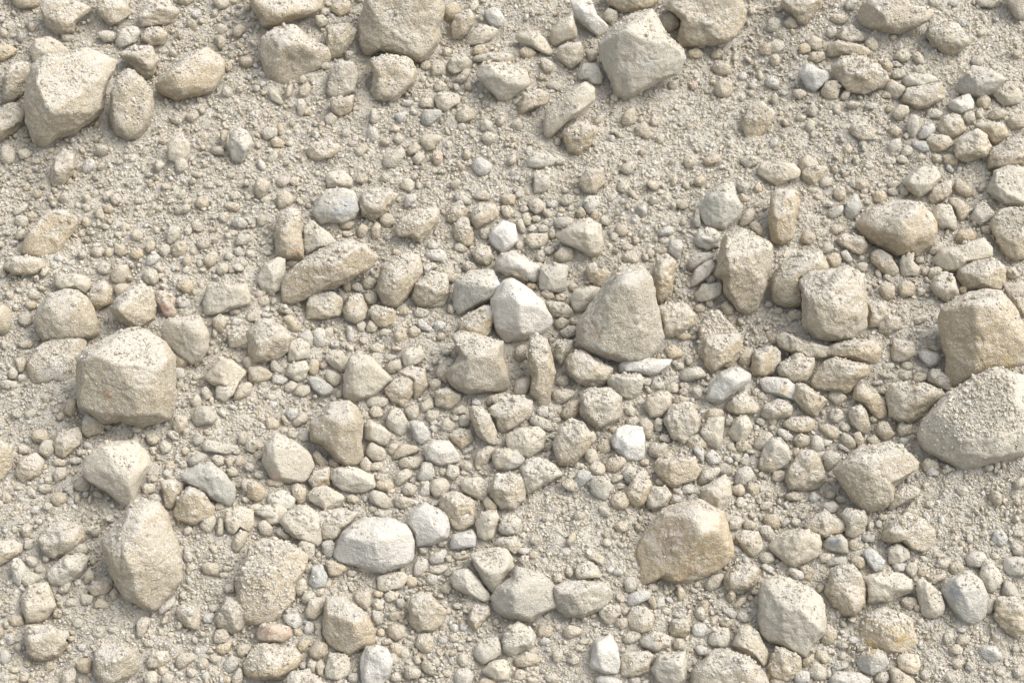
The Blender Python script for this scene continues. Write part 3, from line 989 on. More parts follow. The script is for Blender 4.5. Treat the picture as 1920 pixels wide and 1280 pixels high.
c a|1595,930 1620,880 1700,870 1735,960 1640,990 1600,970||
y a|1595,1030 1640,990 1745,965 1720,1040 1680,1070||
w r|1515,790 1540,750 1620,750 1590,830 1530,830||
c a|1020,940 1020,820 1070,775 1140,790 1100,880 1060,960||
t a|1100,1110 1140,1030 1260,1040 1280,1110 1200,1170 1105,1170||
t a|1310,1110 1340,1060 1440,1040 1490,1080 1380,1170 1320,1180||
t a|700,1130 700,1050 760,980 940,980 1010,1040 1055,1160 1010,1220 880,1290 780,1330 720,1240|@860,1080|dust-backed angular tan block near the lower left
t r|560,1130 620,1080 690,1110 690,1220 600,1200||
c a|460,1240 490,1180 575,1165 570,1240 540,1320 460,1300||
t r|1770,1050 1800,990 1870,980 1890,1020 1810,1115||
g r|1670,1130 1740,1060 1800,1110 1770,1190 1690,1210||
t r|1565,1100 1590,1060 1660,1080 1660,1130 1600,1140||
t r|1470,1130 1500,1090 1560,1100 1575,1150 1530,1180 1480,1170||
c a|1730,1240 1800,1150 1830,1230 1810,1300 1740,1300||
c r|1080,1240 1110,1180 1170,1185 1180,1270 1140,1320 1080,1300||
c a|1210,1240 1240,1200 1310,1220 1290,1290 1210,1290||
w r|1310,1210 1340,1185 1390,1210 1350,1240||
t a|440,1000 0,0 0,0||
w r|40,930 80,890 120,930 120,980 60,1000||
g r|0,1050 40,1020 90,1070 80,1130 30,1150 -10,1120||
c r|180,340 230,320 290,360 270,410 220,410||
c r|160,110 200,80 240,100 240,160 200,200 170,180||
w r|625,130 655,105 695,120 690,155 650,165||
w a|1370,330 1390,285 1440,300 1440,370 1390,380||
c a|1390,430 1430,370 1480,400 1470,430 1400,460||
t r|1490,400 1560,370 1650,390 1640,470 1530,470||
c a|1485,100 1560,20 1620,20 1620,80 1580,165 1520,140||
t r|1620,180 1640,20 1680,60 1670,180||
c r|1680,60 1690,0 1800,-50 1900,-20 1905,90 1870,150 1800,120 1750,180 1700,140||
t a|1735,290 1740,220 1810,120 1870,150 1850,210 1780,320||
c r|540,830 570,780 625,810 625,860 560,870||
t r|50,820 100,760 170,780 180,850 100,860||
y a|1560,250 1600,240 1640,290 1610,330||
c r|1290,0 1200,0 1200,1||
o c r|110 130 60 60 0
o w r|70 170 70 50 -20
o w r|40 135 50 40 0
o c r|210 240 80 100 0
o c r|300 430 90 60 0
o w r|290 70 60 50 0
o c r|710 40 60 60 0
o c r|820 50 90 60 20
o t r|700 360 60 100 0
o t r|860 620 80 100 0
o t r|430 760 80 90 0
o c r|500 750 80 60 0
o c r|850 710 50 50 0
o w r|660 725 50 40 0
o w r|1420 520 60 60 0
o c r|1410 135 90 60 -40
o c r|1705 380 70 30 0
o c r|1705 425 90 50 0
o t r|1680 470 80 60 0
o t r|1720 570 90 80 0
o c r|1120 980 90 60 0
o c r|1210 900 60 70 0
o c r|1280 920 70 50 0
o c r|1130 900 60 50 0
o w r|1480 1040 60 60 0
o w r|620 1010 70 60 0
o c r|130 1010 60 60 0
o c r|730 900 110 120 -30
o c r|850 880 90 60 0
o w r|870 840 0 0 0
o c r|1290 1160 40 60 0
o c r|1220 1190 80 70 0
o c r|1590 1190 60 80 0
o c r|1440 1200 100 80 0
o t r|1700 1250 60 80 0
o c r|80 1230 90 60 0
o c r|180 1240 80 80 0
o c r|240 1200 0 0 0
o c r|40 1250 80 60 0
o c r|110 1180 90 60 0
o t r|640 10 0 0 0
o c r|1560 650 60 60 0
o c r|1600 720 90 60 0
T 480 960
w a|570,330 620,220 640,150 720,90 820,30 1000,40 1130,90 1170,150 1195,250 1180,370 1100,410 940,465 860,440 740,400 640,390|@910,200|big pale bluish-grey slab with a jagged lower rim
w a|1130,80 1150,0 1260,-80 1370,-30 1430,20 1460,110 1440,200 1330,250 1200,260 1190,170|@1400,210|whitish block leaning on the pale bluish-grey slab
c r|180,60 240,-10 400,-60 470,20 500,200 470,260 330,210 220,140|@330,60|
t r|445,80 480,-10 620,-20 780,0 720,80 640,140 590,225 500,200||
w a|1450,230 1470,170 1620,125 1660,170 1655,260 1520,280 1460,275|@1520,190|small white brick-like chip
t r|1420,0 1500,-40 1640,-20 1640,90 1560,140 1480,130||
c r|1645,60 1680,0 1800,-20 1830,40 1780,200 1710,220 1670,180||
c r|1810,130 1850,30 1930,10 2000,60 1960,170 1860,175||
t r|1765,240 1820,190 1960,180 2000,260 1940,320 1880,280||
c a|1595,310 1760,260 1880,270 1930,340 1930,420 1840,550 1790,610 1750,590 1690,510|@1800,480|cream triangular stone pointing down between two others
c a|1450,500 1480,440 1580,410 1650,480 1750,610 1770,660 1720,680 1560,610 1480,560|@1560,460|
g a|1380,480 1440,420 1580,390 1560,430 1480,450 1440,490||
g a|1755,640 1800,560 1920,480 1950,390 2050,420 2150,460 2230,530 2290,670 2290,700 2200,740 2060,825 1900,800 1790,750|@1950,560|large grey-streaked wedge-shaped stone in the lower middle
c a|305,240 340,205 440,240 445,310 410,380 360,320 310,290||
g r|490,220 560,200 600,240 590,320 540,360 500,310||
t r|510,370 560,350 640,390 700,420 620,480 550,475||
g a|395,520 420,400 490,380 540,480 520,560 430,580||pale grey flat-topped peg of stone
c r|285,560 320,490 370,490 390,570 330,640 295,610||
c a|330,650 370,590 450,600 450,640 370,690||
t r|370,740 400,650 500,630 520,740 440,815 380,790||
t a|-150,500 -60,260 60,190 200,210 270,240 400,320 380,420 300,540 290,660 200,760 120,840 0,850 -90,830 -150,700|@60,450|wide buried tan boulder under a layer of grit
w r|190,790 230,755 320,755 355,830 310,885 240,850||
q a|0,900 30,840 140,825 270,860 270,930 200,975 60,970 10,950|@120,860|stone flecked with red and pink
w r|355,870 380,810 440,830 435,900 370,930||
t a|500,830 520,640 650,620 720,680 830,760 900,890 890,990 780,1030 700,1080 620,1050 540,1000 500,900|@760,800|bulky tan rock with a small grey patch near the bottom
t r|720,620 760,570 860,600 860,680 830,740 760,690||
c r|860,680 900,640 960,670 955,730 880,735||
c r|865,770 900,730 960,760 950,840 900,855 870,820||
w r|770,1080 820,1000 910,985 990,1020 1030,1120 1000,1220 950,1280 900,1330 800,1300 790,1200|@850,1050|pale rounded lump near the bottom edge
c a|515,1160 550,1050 680,1060 715,1140 690,1220 620,1260 520,1240||
t r|390,1030 440,960 540,990 540,1060 480,1120 400,1090||
c a|375,1140 410,1085 460,1130 440,1210 400,1190||
t r|300,1000 350,950 430,950 380,1030 320,1060||
t a|-100,1140 -40,1010 60,980 160,1000 300,1020 360,1100 300,1180 180,1260 0,1250 -80,1220|@100,1200|
t r|200,1300 260,1200 400,1180 520,1290 500,1400 250,1400||
c a|905,480 1100,440 1150,490 1090,570 960,600 910,580||
w a|1180,400 1220,330 1290,350 1290,430 1230,480 1180,480||
w r|1285,350 1320,310 1420,270 1450,310 1400,380 1320,395||
c r|1285,430 1330,400 1440,390 1440,430 1380,465 1300,460||
w a|1270,490 1310,455 1370,480 1350,540 1290,550||
t a|1140,680 1180,620 1310,590 1360,680 1440,740 1400,840 1330,900 1200,890 1150,820|@1200,700|
t r|1590,760 1640,690 1750,700 1760,770 1640,890 1590,830||
c a|1625,1030 1680,960 1810,930 1860,1060 1700,1150 1640,1090||
c r|1840,920 1880,860 1960,820 2060,860 2100,920 2080,1000 1980,1060 1900,1070 1840,1030|@1940,900|
c a|1690,1190 1760,1120 1860,1095 1910,1160 1900,1260 1790,1270|@1830,1180|
w r|1480,1230 1510,1170 1590,1160 1640,1220 1610,1310 1500,1320||
c r|1500,1110 1540,1045 1600,1080 1600,1150 1540,1160||
y r|1640,1300 1700,1240 1800,1250 1840,1320 1660,1340||
t r|980,870 1040,830 1130,850 1120,930 1050,970 990,930||
t r|975,770 1040,740 1130,750 1120,810 1010,820||
c r|950,620 1010,585 1080,600 1060,660 980,680||
c a|5,80 60,50 135,120 130,180 40,175||
c r|145,140 180,105 260,180 230,205 160,180||
c r|-20,0 80,-60 220,-20 180,60 100,70||
t r|1380,560 1440,520 1480,560 1450,610 1380,600||
w a|1220,0 1200,0 1200,1||
o t r|1060 1030 150 90 20
o t r|1270 980 140 150 0
o w r|1400 955 80 60 0
o w r|1485 870 70 70 0
o w r|1560 855 60 70 0
o t r|1480 945 90 90 0
o c r|1510 700 90 60 0
o w r|1410 690 60 60 0
o c r|1350 1130 80 90 0
o c r|1110 1050 110 80 20
o c r|1030 1100 70 90 0
o c r|1050 1240 90 80 0
o w r|920 980 60 40 0
o t r|480 1170 70 130 0
o w r|265 1000 60 60 0
o c r|140 1000 80 60 0
o c r|350 1150 60 50 0
o c r|480 1220 0 0 0
o w r|240 740 60 60 0
o t r|380 420 90 90 0
o c r|440 370 50 30 0
o c r|480 600 80 60 0
o t r|720 460 90 60 0
o y r|1160 520 100 100 0
o t r|530 550 80 60 0
o c r|700 540 70 50 0
o c r|1260 290 80 60 0
o c r|1530 330 150 70 0
o c r|1400 230 80 60 0
o c r|470 860 60 80 0
o t r|470 910 60 70 0
o t r|320 900 90 70 0
o t r|940 900 80 70 0
o c r|730 1240 100 80 0
o c r|1430 1210 90 70 0
o c r|1800 820 60 60 0
o t r|1780 440 0 0 0
o w a|930 10 100 60 20
o t r|810 430 140 50 10
o q r|980 970 80 60 0
o c r|1090 690 90 100 -40
o t r|910 610 90 60 0
T 960 960
t a|300,560 420,510 700,520 770,600 760,650 680,720 540,790 400,790 310,700|@480,620|tan stone behind the grey-streaked wedge-shaped one
t a|470,460 480,390 560,360 650,400 680,490 480,510||
c r|530,320 570,285 690,330 690,410 600,360||
y a|940,560 960,400 930,290 970,180 1060,60 1130,-20 1250,-70 1400,-100 1590,0 1640,160 1680,330 1560,420 1420,500 1300,540 1200,540 1120,500 1020,540|@1500,60|great orange-tan slab resting in grit, lower right of centre
c a|1410,-170 1480,-220 1600,-290 1640,-220 1645,-120 1590,-30 1540,30 1460,20 1420,-60|@1560,-150|blunt cream block on top of the great orange-tan slab
t r|1580,500 1620,420 1760,380 1850,420 1850,520 1780,590 1680,610 1600,580||knobbly mottled clod with dust on it
c r|840,520 870,475 920,480 940,550 900,600 850,600||
w a|845,680 870,620 960,580 1050,590 1040,640 950,690 870,720||white curved chip in the lower middle
w a|1080,650 1140,630 1150,700 1080,730||
t r|1000,640 1060,620 1100,700 1060,740||
t r|640,750 690,690 800,690 825,750 740,850 680,820||
t r|765,840 800,790 870,790 875,850 820,890||
t r|860,800 890,710 1000,700 1070,780 1050,880 980,910 900,890||
c a|815,960 870,890 960,890 965,940 900,990 840,985||
c r|955,970 1000,920 1100,890 1190,930 1190,1000 1080,1050 980,1010|@1060,930|pebble with a pale orange stain
t r|1170,880 1200,810 1330,790 1335,890 1280,940 1200,930||
w a|1340,900 1360,840 1440,820 1470,870 1450,930 1370,945||white stone split by a thin crack
c a|1465,960 1510,870 1630,860 1640,950 1600,1020 1480,1000||
t r|1550,830 1600,790 1660,830 1640,870 1570,860||
w a|1350,1010 1400,990 1520,1040 1480,1080 1400,1070||
t r|1200,980 1240,940 1295,950 1290,1030 1210,1030||
w a|580,1140 620,950 740,910 790,990 820,1150 790,1210 680,1210 590,1170|@660,1010|bright white trapezoid chunk near the bottom edge
t a|820,1060 1000,1030 1070,1070 1020,1200 900,1240 810,1230||
c a|1040,1180 1100,1050 1300,1040 1320,1140 1310,1270 1200,1330 1100,1290|@1280,1150|pale five-sided block at the bottom edge
t r|1340,1200 1480,1060 1620,1020 1780,1090 1880,1180 1930,1290 1850,1400 1450,1400 1340,1320|@1650,1200|domed dusty boulder cut by the bottom edge, right of centre
c a|1640,1000 1700,860 1780,840 1850,900 1930,1060 1920,1140 1890,1160 1840,1090 1760,1060|@1720,880|
w r|600,1250 660,1220 830,1250 850,1300 640,1310||
t r|1350,200 1330,200 1330,201||
c r|380,880 430,840 530,870 540,910 440,950 390,930||
t r|180,900 220,840 310,850 300,940 200,940||
t a|0,1100 100,1040 200,1070 210,1130 100,1160 30,1160||
t r|1660,170 1740,130 1850,140 1900,260 1810,345 1740,300||
c r|1615,80 1680,20 1740,50 1700,130 1630,140||
t r|1720,90 1760,50 1840,80 1830,130 1750,130||
w a|1560,730 1600,700 1690,750 1680,810 1620,780||
w r|1680,780 1720,740 1790,780 1760,825 1700,820||
c a|1480,840 1500,790 1550,760 1530,840 1490,860||
t a|1640,700 1740,620 1770,640 1700,730||
w a|1850,400 1900,380 1970,420 1960,470 1880,430||
c r|1840,340 1880,295 1960,300 1970,370 1880,390||
c r|1850,160 1860,95 1940,100 1990,200 1940,240||
t r|1430,560 1500,470 1600,450 1560,560 1480,600||
t r|10,230 20,200 60,200 60,290 10,300||
o w a|740 430 80 70 0
o w r|1690 280 90 60 20
o w r|1700 225 50 50 0
o w r|1750 360 60 60 0
o c r|700 470 70 40 0
o c r|430 450 70 80 0
o w r|400 300 80 70 0
o c r|165 320 60 60 0
o w r|85 290 90 60 0
o c r|90 350 110 80 0
o c r|240 370 60 60 0
o c r|340 490 90 80 0
o w r|350 140 60 40 30
o t r|820 110 120 90 0
o t r|170 210 110 70 0
o c r|260 50 110 60 0
o t r|510 30 110 90 0
o c r|1160 740 90 60 0
o w r|1250 770 70 50 0
o c r|1100 780 60 40 0
o w r|250 970 80 60 0
o w r|270 1030 70 50 0
o w r|820 905 40 40 0
o c r|330 1080 70 110 0
o c r|460 1110 100 80 0
o c r|920 1260 100 70 0
o c r|500 1020 70 60 0
o c r|530 970 90 60 0
o y r|1440 710 70 110 0
o t r|1400 950 0 0 0
o t r|850 740 70 70 0
o w a|580 475 60 30 0
o c r|840 440 50 60 0
o c r|730 320 60 60 0
o c r|50 1220 90 100 0
o c r|150 1260 90 60 0
o c r|300 1240 120 90 0
o c r|1380 1250 90 80 0
o c r|1050 560 90 60 0
o t r|810 650 90 60 30
T 1440 960
c a|-80,800 -60,520 0,490 60,470 180,500 300,560 420,640 440,790 430,900 340,980 280,1085 200,1060 80,990 0,970 -60,900|@200,780|large grey-white rock with a dark crumbly lower face at the bottom right
c r|0,260 50,180 120,140 300,130 380,170 400,260 360,330 230,400 180,405 80,350|@280,230|cream potato-shaped stone
t a|240,100 340,30 430,-20 560,60 585,110 560,150 440,200 300,140||
g a|405,250 450,190 550,155 600,210 605,315 500,300 410,265|@560,200|small stone with a smooth blue-grey oval face
t r|540,20 600,-30 720,-10 755,50 720,150 640,195 580,170||
y a|830,190 940,60 1050,0 1150,40 1250,130 1255,230 1170,300 1080,290 1000,230 930,240 850,210|@960,180|brown flat stone streaked with rusty bands
c a|900,370 900,270 965,225 1050,270 1070,340 1000,390 910,390|@970,240|small white-and-pink faceted stone
w r|925,400 960,370 1040,385 1030,440 960,450||
w a|710,300 740,265 800,280 880,360 860,430 800,450 750,390||white elongated chip standing on end
c r|1180,490 1250,470 1350,450 1340,490 1240,545 1190,530||
t r|610,350 660,320 720,340 740,400 690,430 630,400||
c r|370,340 400,305 510,310 460,370 390,390||
g a|420,380 480,340 600,330 610,390 490,400 440,430||
t r|225,410 290,385 350,430 345,490 270,480||
w a|130,430 180,410 270,450 275,510 200,500||
y r|425,600 470,430 560,390 640,395 690,450 740,580 730,680 650,780 570,780 480,700|@580,560|egg-shaped peach-tan stone in the lower right
c r|700,490 870,440 1000,460 1080,500 1095,580 1020,630 900,680 750,680 740,560||long pale lumpy stone lying right of the peach egg-shaped one
c a|1110,580 1120,500 1180,500 1270,580 1330,690 1320,770 1200,805 1150,770|@1170,540|slanting oblong cream stone in the lower right
t r|990,660 1030,630 1120,640 1130,700 1070,740 1010,710||
g a|1295,600 1320,510 1500,430 1600,500 1650,620 1640,780 1540,850 1470,830 1360,720|@1460,640|grey split-faced rock with a brown crust
c a|1585,460 1620,340 1680,360 1740,440 1760,520 1700,605 1640,590 1590,520||
t r|1355,420 1390,365 1450,370 1480,420 1440,480 1380,480||
c r|1260,370 1300,350 1370,360 1360,420 1290,420||
w a|1475,350 1520,290 1620,300 1660,350 1600,410 1500,410||
g a|1755,420 1770,350 1860,320 1960,350 1940,480 1800,475||
g r|1815,250 1850,215 1910,260 1900,320 1840,320||
w a|1670,210 1700,130 1760,125 1800,200 1770,260 1690,240||
g a|1745,620 1770,500 1840,530 1890,620 1900,700 1830,650|@1770,560|
t r|1690,780 1720,640 1850,640 1960,740 1940,900 1860,940 1740,870|@1880,850|
t r|1595,700 1630,640 1700,640 1700,720 1660,780 1610,740||
w r|1565,1040 1600,1000 1700,1000 1770,1080 1680,1125 1600,1090|@1640,1040|small bright white rounded chip near the bottom right corner
y a|660,860 740,760 860,700 1080,780 1110,900 1150,1020 1000,1060 860,1060 720,1000 680,950|@900,880|yellow-stained rock almost hidden by grit
y r|385,970 440,820 500,860 525,920 490,990 420,995||
t r|0,1160 30,1060 100,1010 245,1080 250,1160 200,1240 120,1280 30,1240||
c a|345,1080 370,1025 440,1040 470,1110 420,1140||
c a|280,1200 350,1110 440,1170 440,1250 360,1270|@400,1210|
w a|190,1240 210,1170 310,1190 315,1270 220,1300||
g r|655,1130 700,1060 820,1020 890,1060 910,1130 860,1190 780,1225 700,1190|@800,1080|
w a|455,1250 520,1190 700,1200 780,1250 740,1330 480,1350||
c a|790,1260 820,1200 900,1190 915,1240 870,1300||
c a|960,1100 1000,1060 1130,1060 1150,1160 1100,1215 990,1180||
g a|455,1160 600,1110 610,1160 500,1200||
t a|250,1110 300,1080 350,1040 340,1110 270,1170||
t r|900,1180 960,1160 1080,1230 1120,1310 940,1330||
c r|1310,960 1330,890 1390,890 1390,950 1340,1005||
t r|1400,980 1430,920 1520,920 1510,990 1430,1000||
t r|-20,120 -40,30 60,10 100,100 60,140||
c r|0,180 0,110 55,160 30,220||
c a|10,1260 70,1190 130,1240 120,1310 30,1320||
g a|690,190 740,170 810,170 800,230 720,220||
c r|1030,420 1060,370 1110,380 1130,430 1090,500 1040,450||
g a|90,80 150,40 170,70 110,125||
c a|170,80 190,30 250,60 240,110 190,110||
o c r|860 40 90 60 0
o c r|830 85 60 60 0
o c r|770 105 50 90 0
o c r|1295 325 80 50 0
o w a|1170 345 70 40 20
o t r|1155 450 90 70 0
o w r|1180 20 60 50 0
o c r|390 570 70 70 0
o t r|330 460 0 0 0
o w r|640 960 90 60 0
o c r|560 1000 100 60 0
o c r|470 1040 90 50 0
o c r|555 1080 60 60 0
o q r|660 910 60 30 0
o w r|450 1205 50 90 0
o c r|1180 1220 90 80 0
o c r|1410 1030 110 90 0
o c r|1420 1130 80 80 0
o c r|1360 1240 90 80 0
o c r|1520 1150 110 90 0
o c r|1620 950 90 60 0
o c r|1710 940 70 60 0
o w r|1450 880 80 40 0
o c r|1860 1030 60 60 0
o c r|1760 990 60 50 0
o w r|1300 60 50 80 0
o c r|1120 770 40 40 0
o t r|650 250 100 100 0
o c r|1880 160 110 70 0
o c r|1700 330 70 60 0
o t r|1560 1050 0 0 0
o c r|1880 1200 90 90 0
o c r|1740 1200 80 60 0
"""
import bpy, math, random
import numpy as np
from mathutils import Vector, Matrix
from mathutils.bvhtree import BVHTree

rng = np.random.default_rng(7)
random.seed(7)
ALPHA = math.radians(27.0)      # inclination of the rubble slope
PIT = math.radians(63.0)        # camera direction against the slope surface
DIST = 4.2                      # metres from camera to the middle of the slope
MM = 0.001
scene = bpy.context.scene
C = scene.collection
# slope frame -> world
SX = np.array([1.0, 0, 0]); SY = np.array([0, math.cos(ALPHA), math.sin(ALPHA)]); SZ = np.array([0, -math.sin(ALPHA), math.cos(ALPHA)])
S2W = np.stack([SX, SY, SZ])    # row vectors: p_slope @ S2W = p_world
UP = np.array([0, math.sin(ALPHA), math.cos(ALPHA)])     # world up seen in the slope frame
FW = np.array([0, math.cos(PIT), -math.sin(PIT)]); CU = np.array([0, math.sin(PIT), math.cos(PIT)]); RT = np.array([1.0, 0, 0])
CAM = -FW * DIST

# ---------------------------------------------------------------- noise
def _h(ix, iy, iz):
    n = (ix * 374761393 + iy * 668265263 + iz * 2147483647 * 3 + 1013904223) & 0xffffffff
    n = ((n ^ (n >> 13)) * 1274126177) & 0xffffffff
    n = ((n ^ (n >> 16)) * 2246822519) & 0xffffffff
    return ((n ^ (n >> 15)) & 0xffffff) / float(0x7fffff) - 1.0
def noise(p):
    f = np.floor(p); t = p - f; i = f.astype(np.int64); t = t * t * t * (t * (t * 6 - 15) + 10)
    x, y, z = i[:, 0], i[:, 1], i[:, 2]; a, b, c = t[:, 0], t[:, 1], t[:, 2]
    def L(u, v, w): return u + (v - u) * w
    r = [L(_h(x, y + j, z + k), _h(x + 1, y + j, z + k), a) for k in (0, 1) for j in (0, 1)]
    return L(L(r[0], r[1], b), L(r[2], r[3], b), c)
def noise2(x, y, s, o=0.0):
    return noise(np.stack([x * s + o, y * s - o, np.full_like(x, o * 1.7 + .37)], -1))

# ---------------------------------------------------------------- ground relief (slope frame, metres)
HEAPS = [(1080, 985, 120, 90, 26), (1180, 1110, 90, 60, 12), (1840, 960, 160, 110, 24), (1905, 880, 90, 45, 38), (700, 230, 160, 70, 14), (1300, 300, 170, 90, 12),
         (560, 1100, 60, 80, 10), (430, 1080, 70, 60, 12), (1700, 1200, 120, 70, 16), (60, 980, 90, 70, 12), (300, 300, 180, 60, 14),
         (1520, 620, 60, 90, 6), (1000, 1060, 60, 50, 12), (60, 520, 120, 60, 10), (1180, 380, 130, 80, 8), (900, 60, 200, 40, -14),
         (1650, 470, 60, 80, -18), (1560, 850, 160, 90, -20), (700, 880, 200, 90, -14), (1080, 620, 160, 120, -10), (1460, 980, 60, 60, -16)]
def px2plane(px, py, z=0.0):
    d = FW + np.outer((px - 960) / 4200.0, RT) - np.outer((py - 640) / 4200.0, CU)
    t = (z - CAM[2]) / d[:, 2]
    return CAM + d * t[:, None], t
HP = [(px2plane(np.array([float(h[0])]), np.array([float(h[1])]))[0][0], h[2] * MM, h[3] * MM * 1.12, h[4] * MM) for h in HEAPS]
def G(x, y):
    z = .020 * noise2(x, y, 2.1, 3.3) + .009 * noise2(x, y, 6.3, 8.1) + .0065 * noise2(x, y, 16., 1.2)
    for c, a, b, h in HP:
        z = z + h * np.exp(-((x - c[0]) / a) ** 2 - ((y - c[1]) / b) ** 2)
    return z
def Gfine(x, y):
    return G(x, y) + .0050 * noise2(x, y, 45., 5.5) + .0028 * noise2(x, y, 110., 2.5) + .0013 * noise2(x, y, 230., 9.5)

# ---------------------------------------------------------------- catalogue
PAL = {'t': (.455, .392, .285), 'c': (.505, .462, .370), 'w': (.545, .528, .482), 'g': (.42, .405, .352), 'y': (.475, .398, .275), 'p': (.50, .39, .32), 'q': (.46, .385, .315)}
class St: pass
def parse():
    out = []; ox = oy = 0
    for ln in CAT.strip().splitlines():
        w = ln.split()
        if w[0] == 'T': ox, oy = int(w[1]), int(w[2]); continue
        s = St(); s.ap = None; s.desc = ''
        if w[0] == 'o':
            col = w[1]; kind, rest = w[2].split('|')
            v = [float(rest)] + [float(q) for q in w[3:]]
            if v[2] <= 0: continue
            a = math.radians(v[4]); n = random.choice((5, 6, 6, 7))
            rr = [1.03 + .24 * random.uniform(-1, 1) for _ in range(n)]
            th0 = random.random()
            P = []
            for i in range(n):
                th = (i + th0) * 2 * math.pi / n
                x, y = v[2] / 2 * math.cos(th) * rr[i], v[3] / 2 * math.sin(th) * rr[i]
                P.append((v[0] + x * math.cos(a) - y * math.sin(a), v[1] + x * math.sin(a) + y * math.cos(a)))
            s.col, s.kind, s.kd = col, ('a' if random.random() < .6 else kind), kind
        else:
            f = ln.split('|')
            s.col, s.kind = f[0].split(); s.kd = s.kind
            P = [tuple(map(float, q.split(','))) for q in f[1].split()]
            if f[2].startswith('@'): s.ap = tuple((float(q) / 4 + o) for q, o in zip(f[2][1:].split(','), (ox, oy)))
            s.desc = f[3]
        P = np.array(P) / 4 + (ox, oy)
        x, y = P[:, 0], P[:, 1]; x1, y1 = np.roll(x, -1), np.roll(y, -1); cr = x * y1 - x1 * y; A = cr.sum() / 2
        if abs(A) < 25: continue
        s.c = np.array([((x + x1) * cr).sum(), ((y + y1) * cr).sum()]) / (6 * A)
        s.A = abs(A); s.P = P; s.r = math.sqrt(s.A / math.pi)
        ins = np.clip(P, (0, 0), (1920, 1280))
        x, y = ins[:, 0], ins[:, 1]; s.vis = abs((x * np.roll(y, -1) - np.roll(x, -1) * y).sum() / 2)
        out.append(s)
    return out
STONES = parse()

_ico = {}
def ico(n):
    if n not in _ico:
        import bmesh
        bm = bmesh.new(); bmesh.ops.create_icosphere(bm, subdivisions=n, radius=1.0)
        v = np.array([q.co[:] for q in bm.verts]); f = np.array([[q.index for q in t.verts] for t in bm.faces], dtype=np.int32); bm.free()
        v /= np.linalg.norm(v, axis=1)[:, None]
        _ico[n] = (v, f)
    return _ico[n]

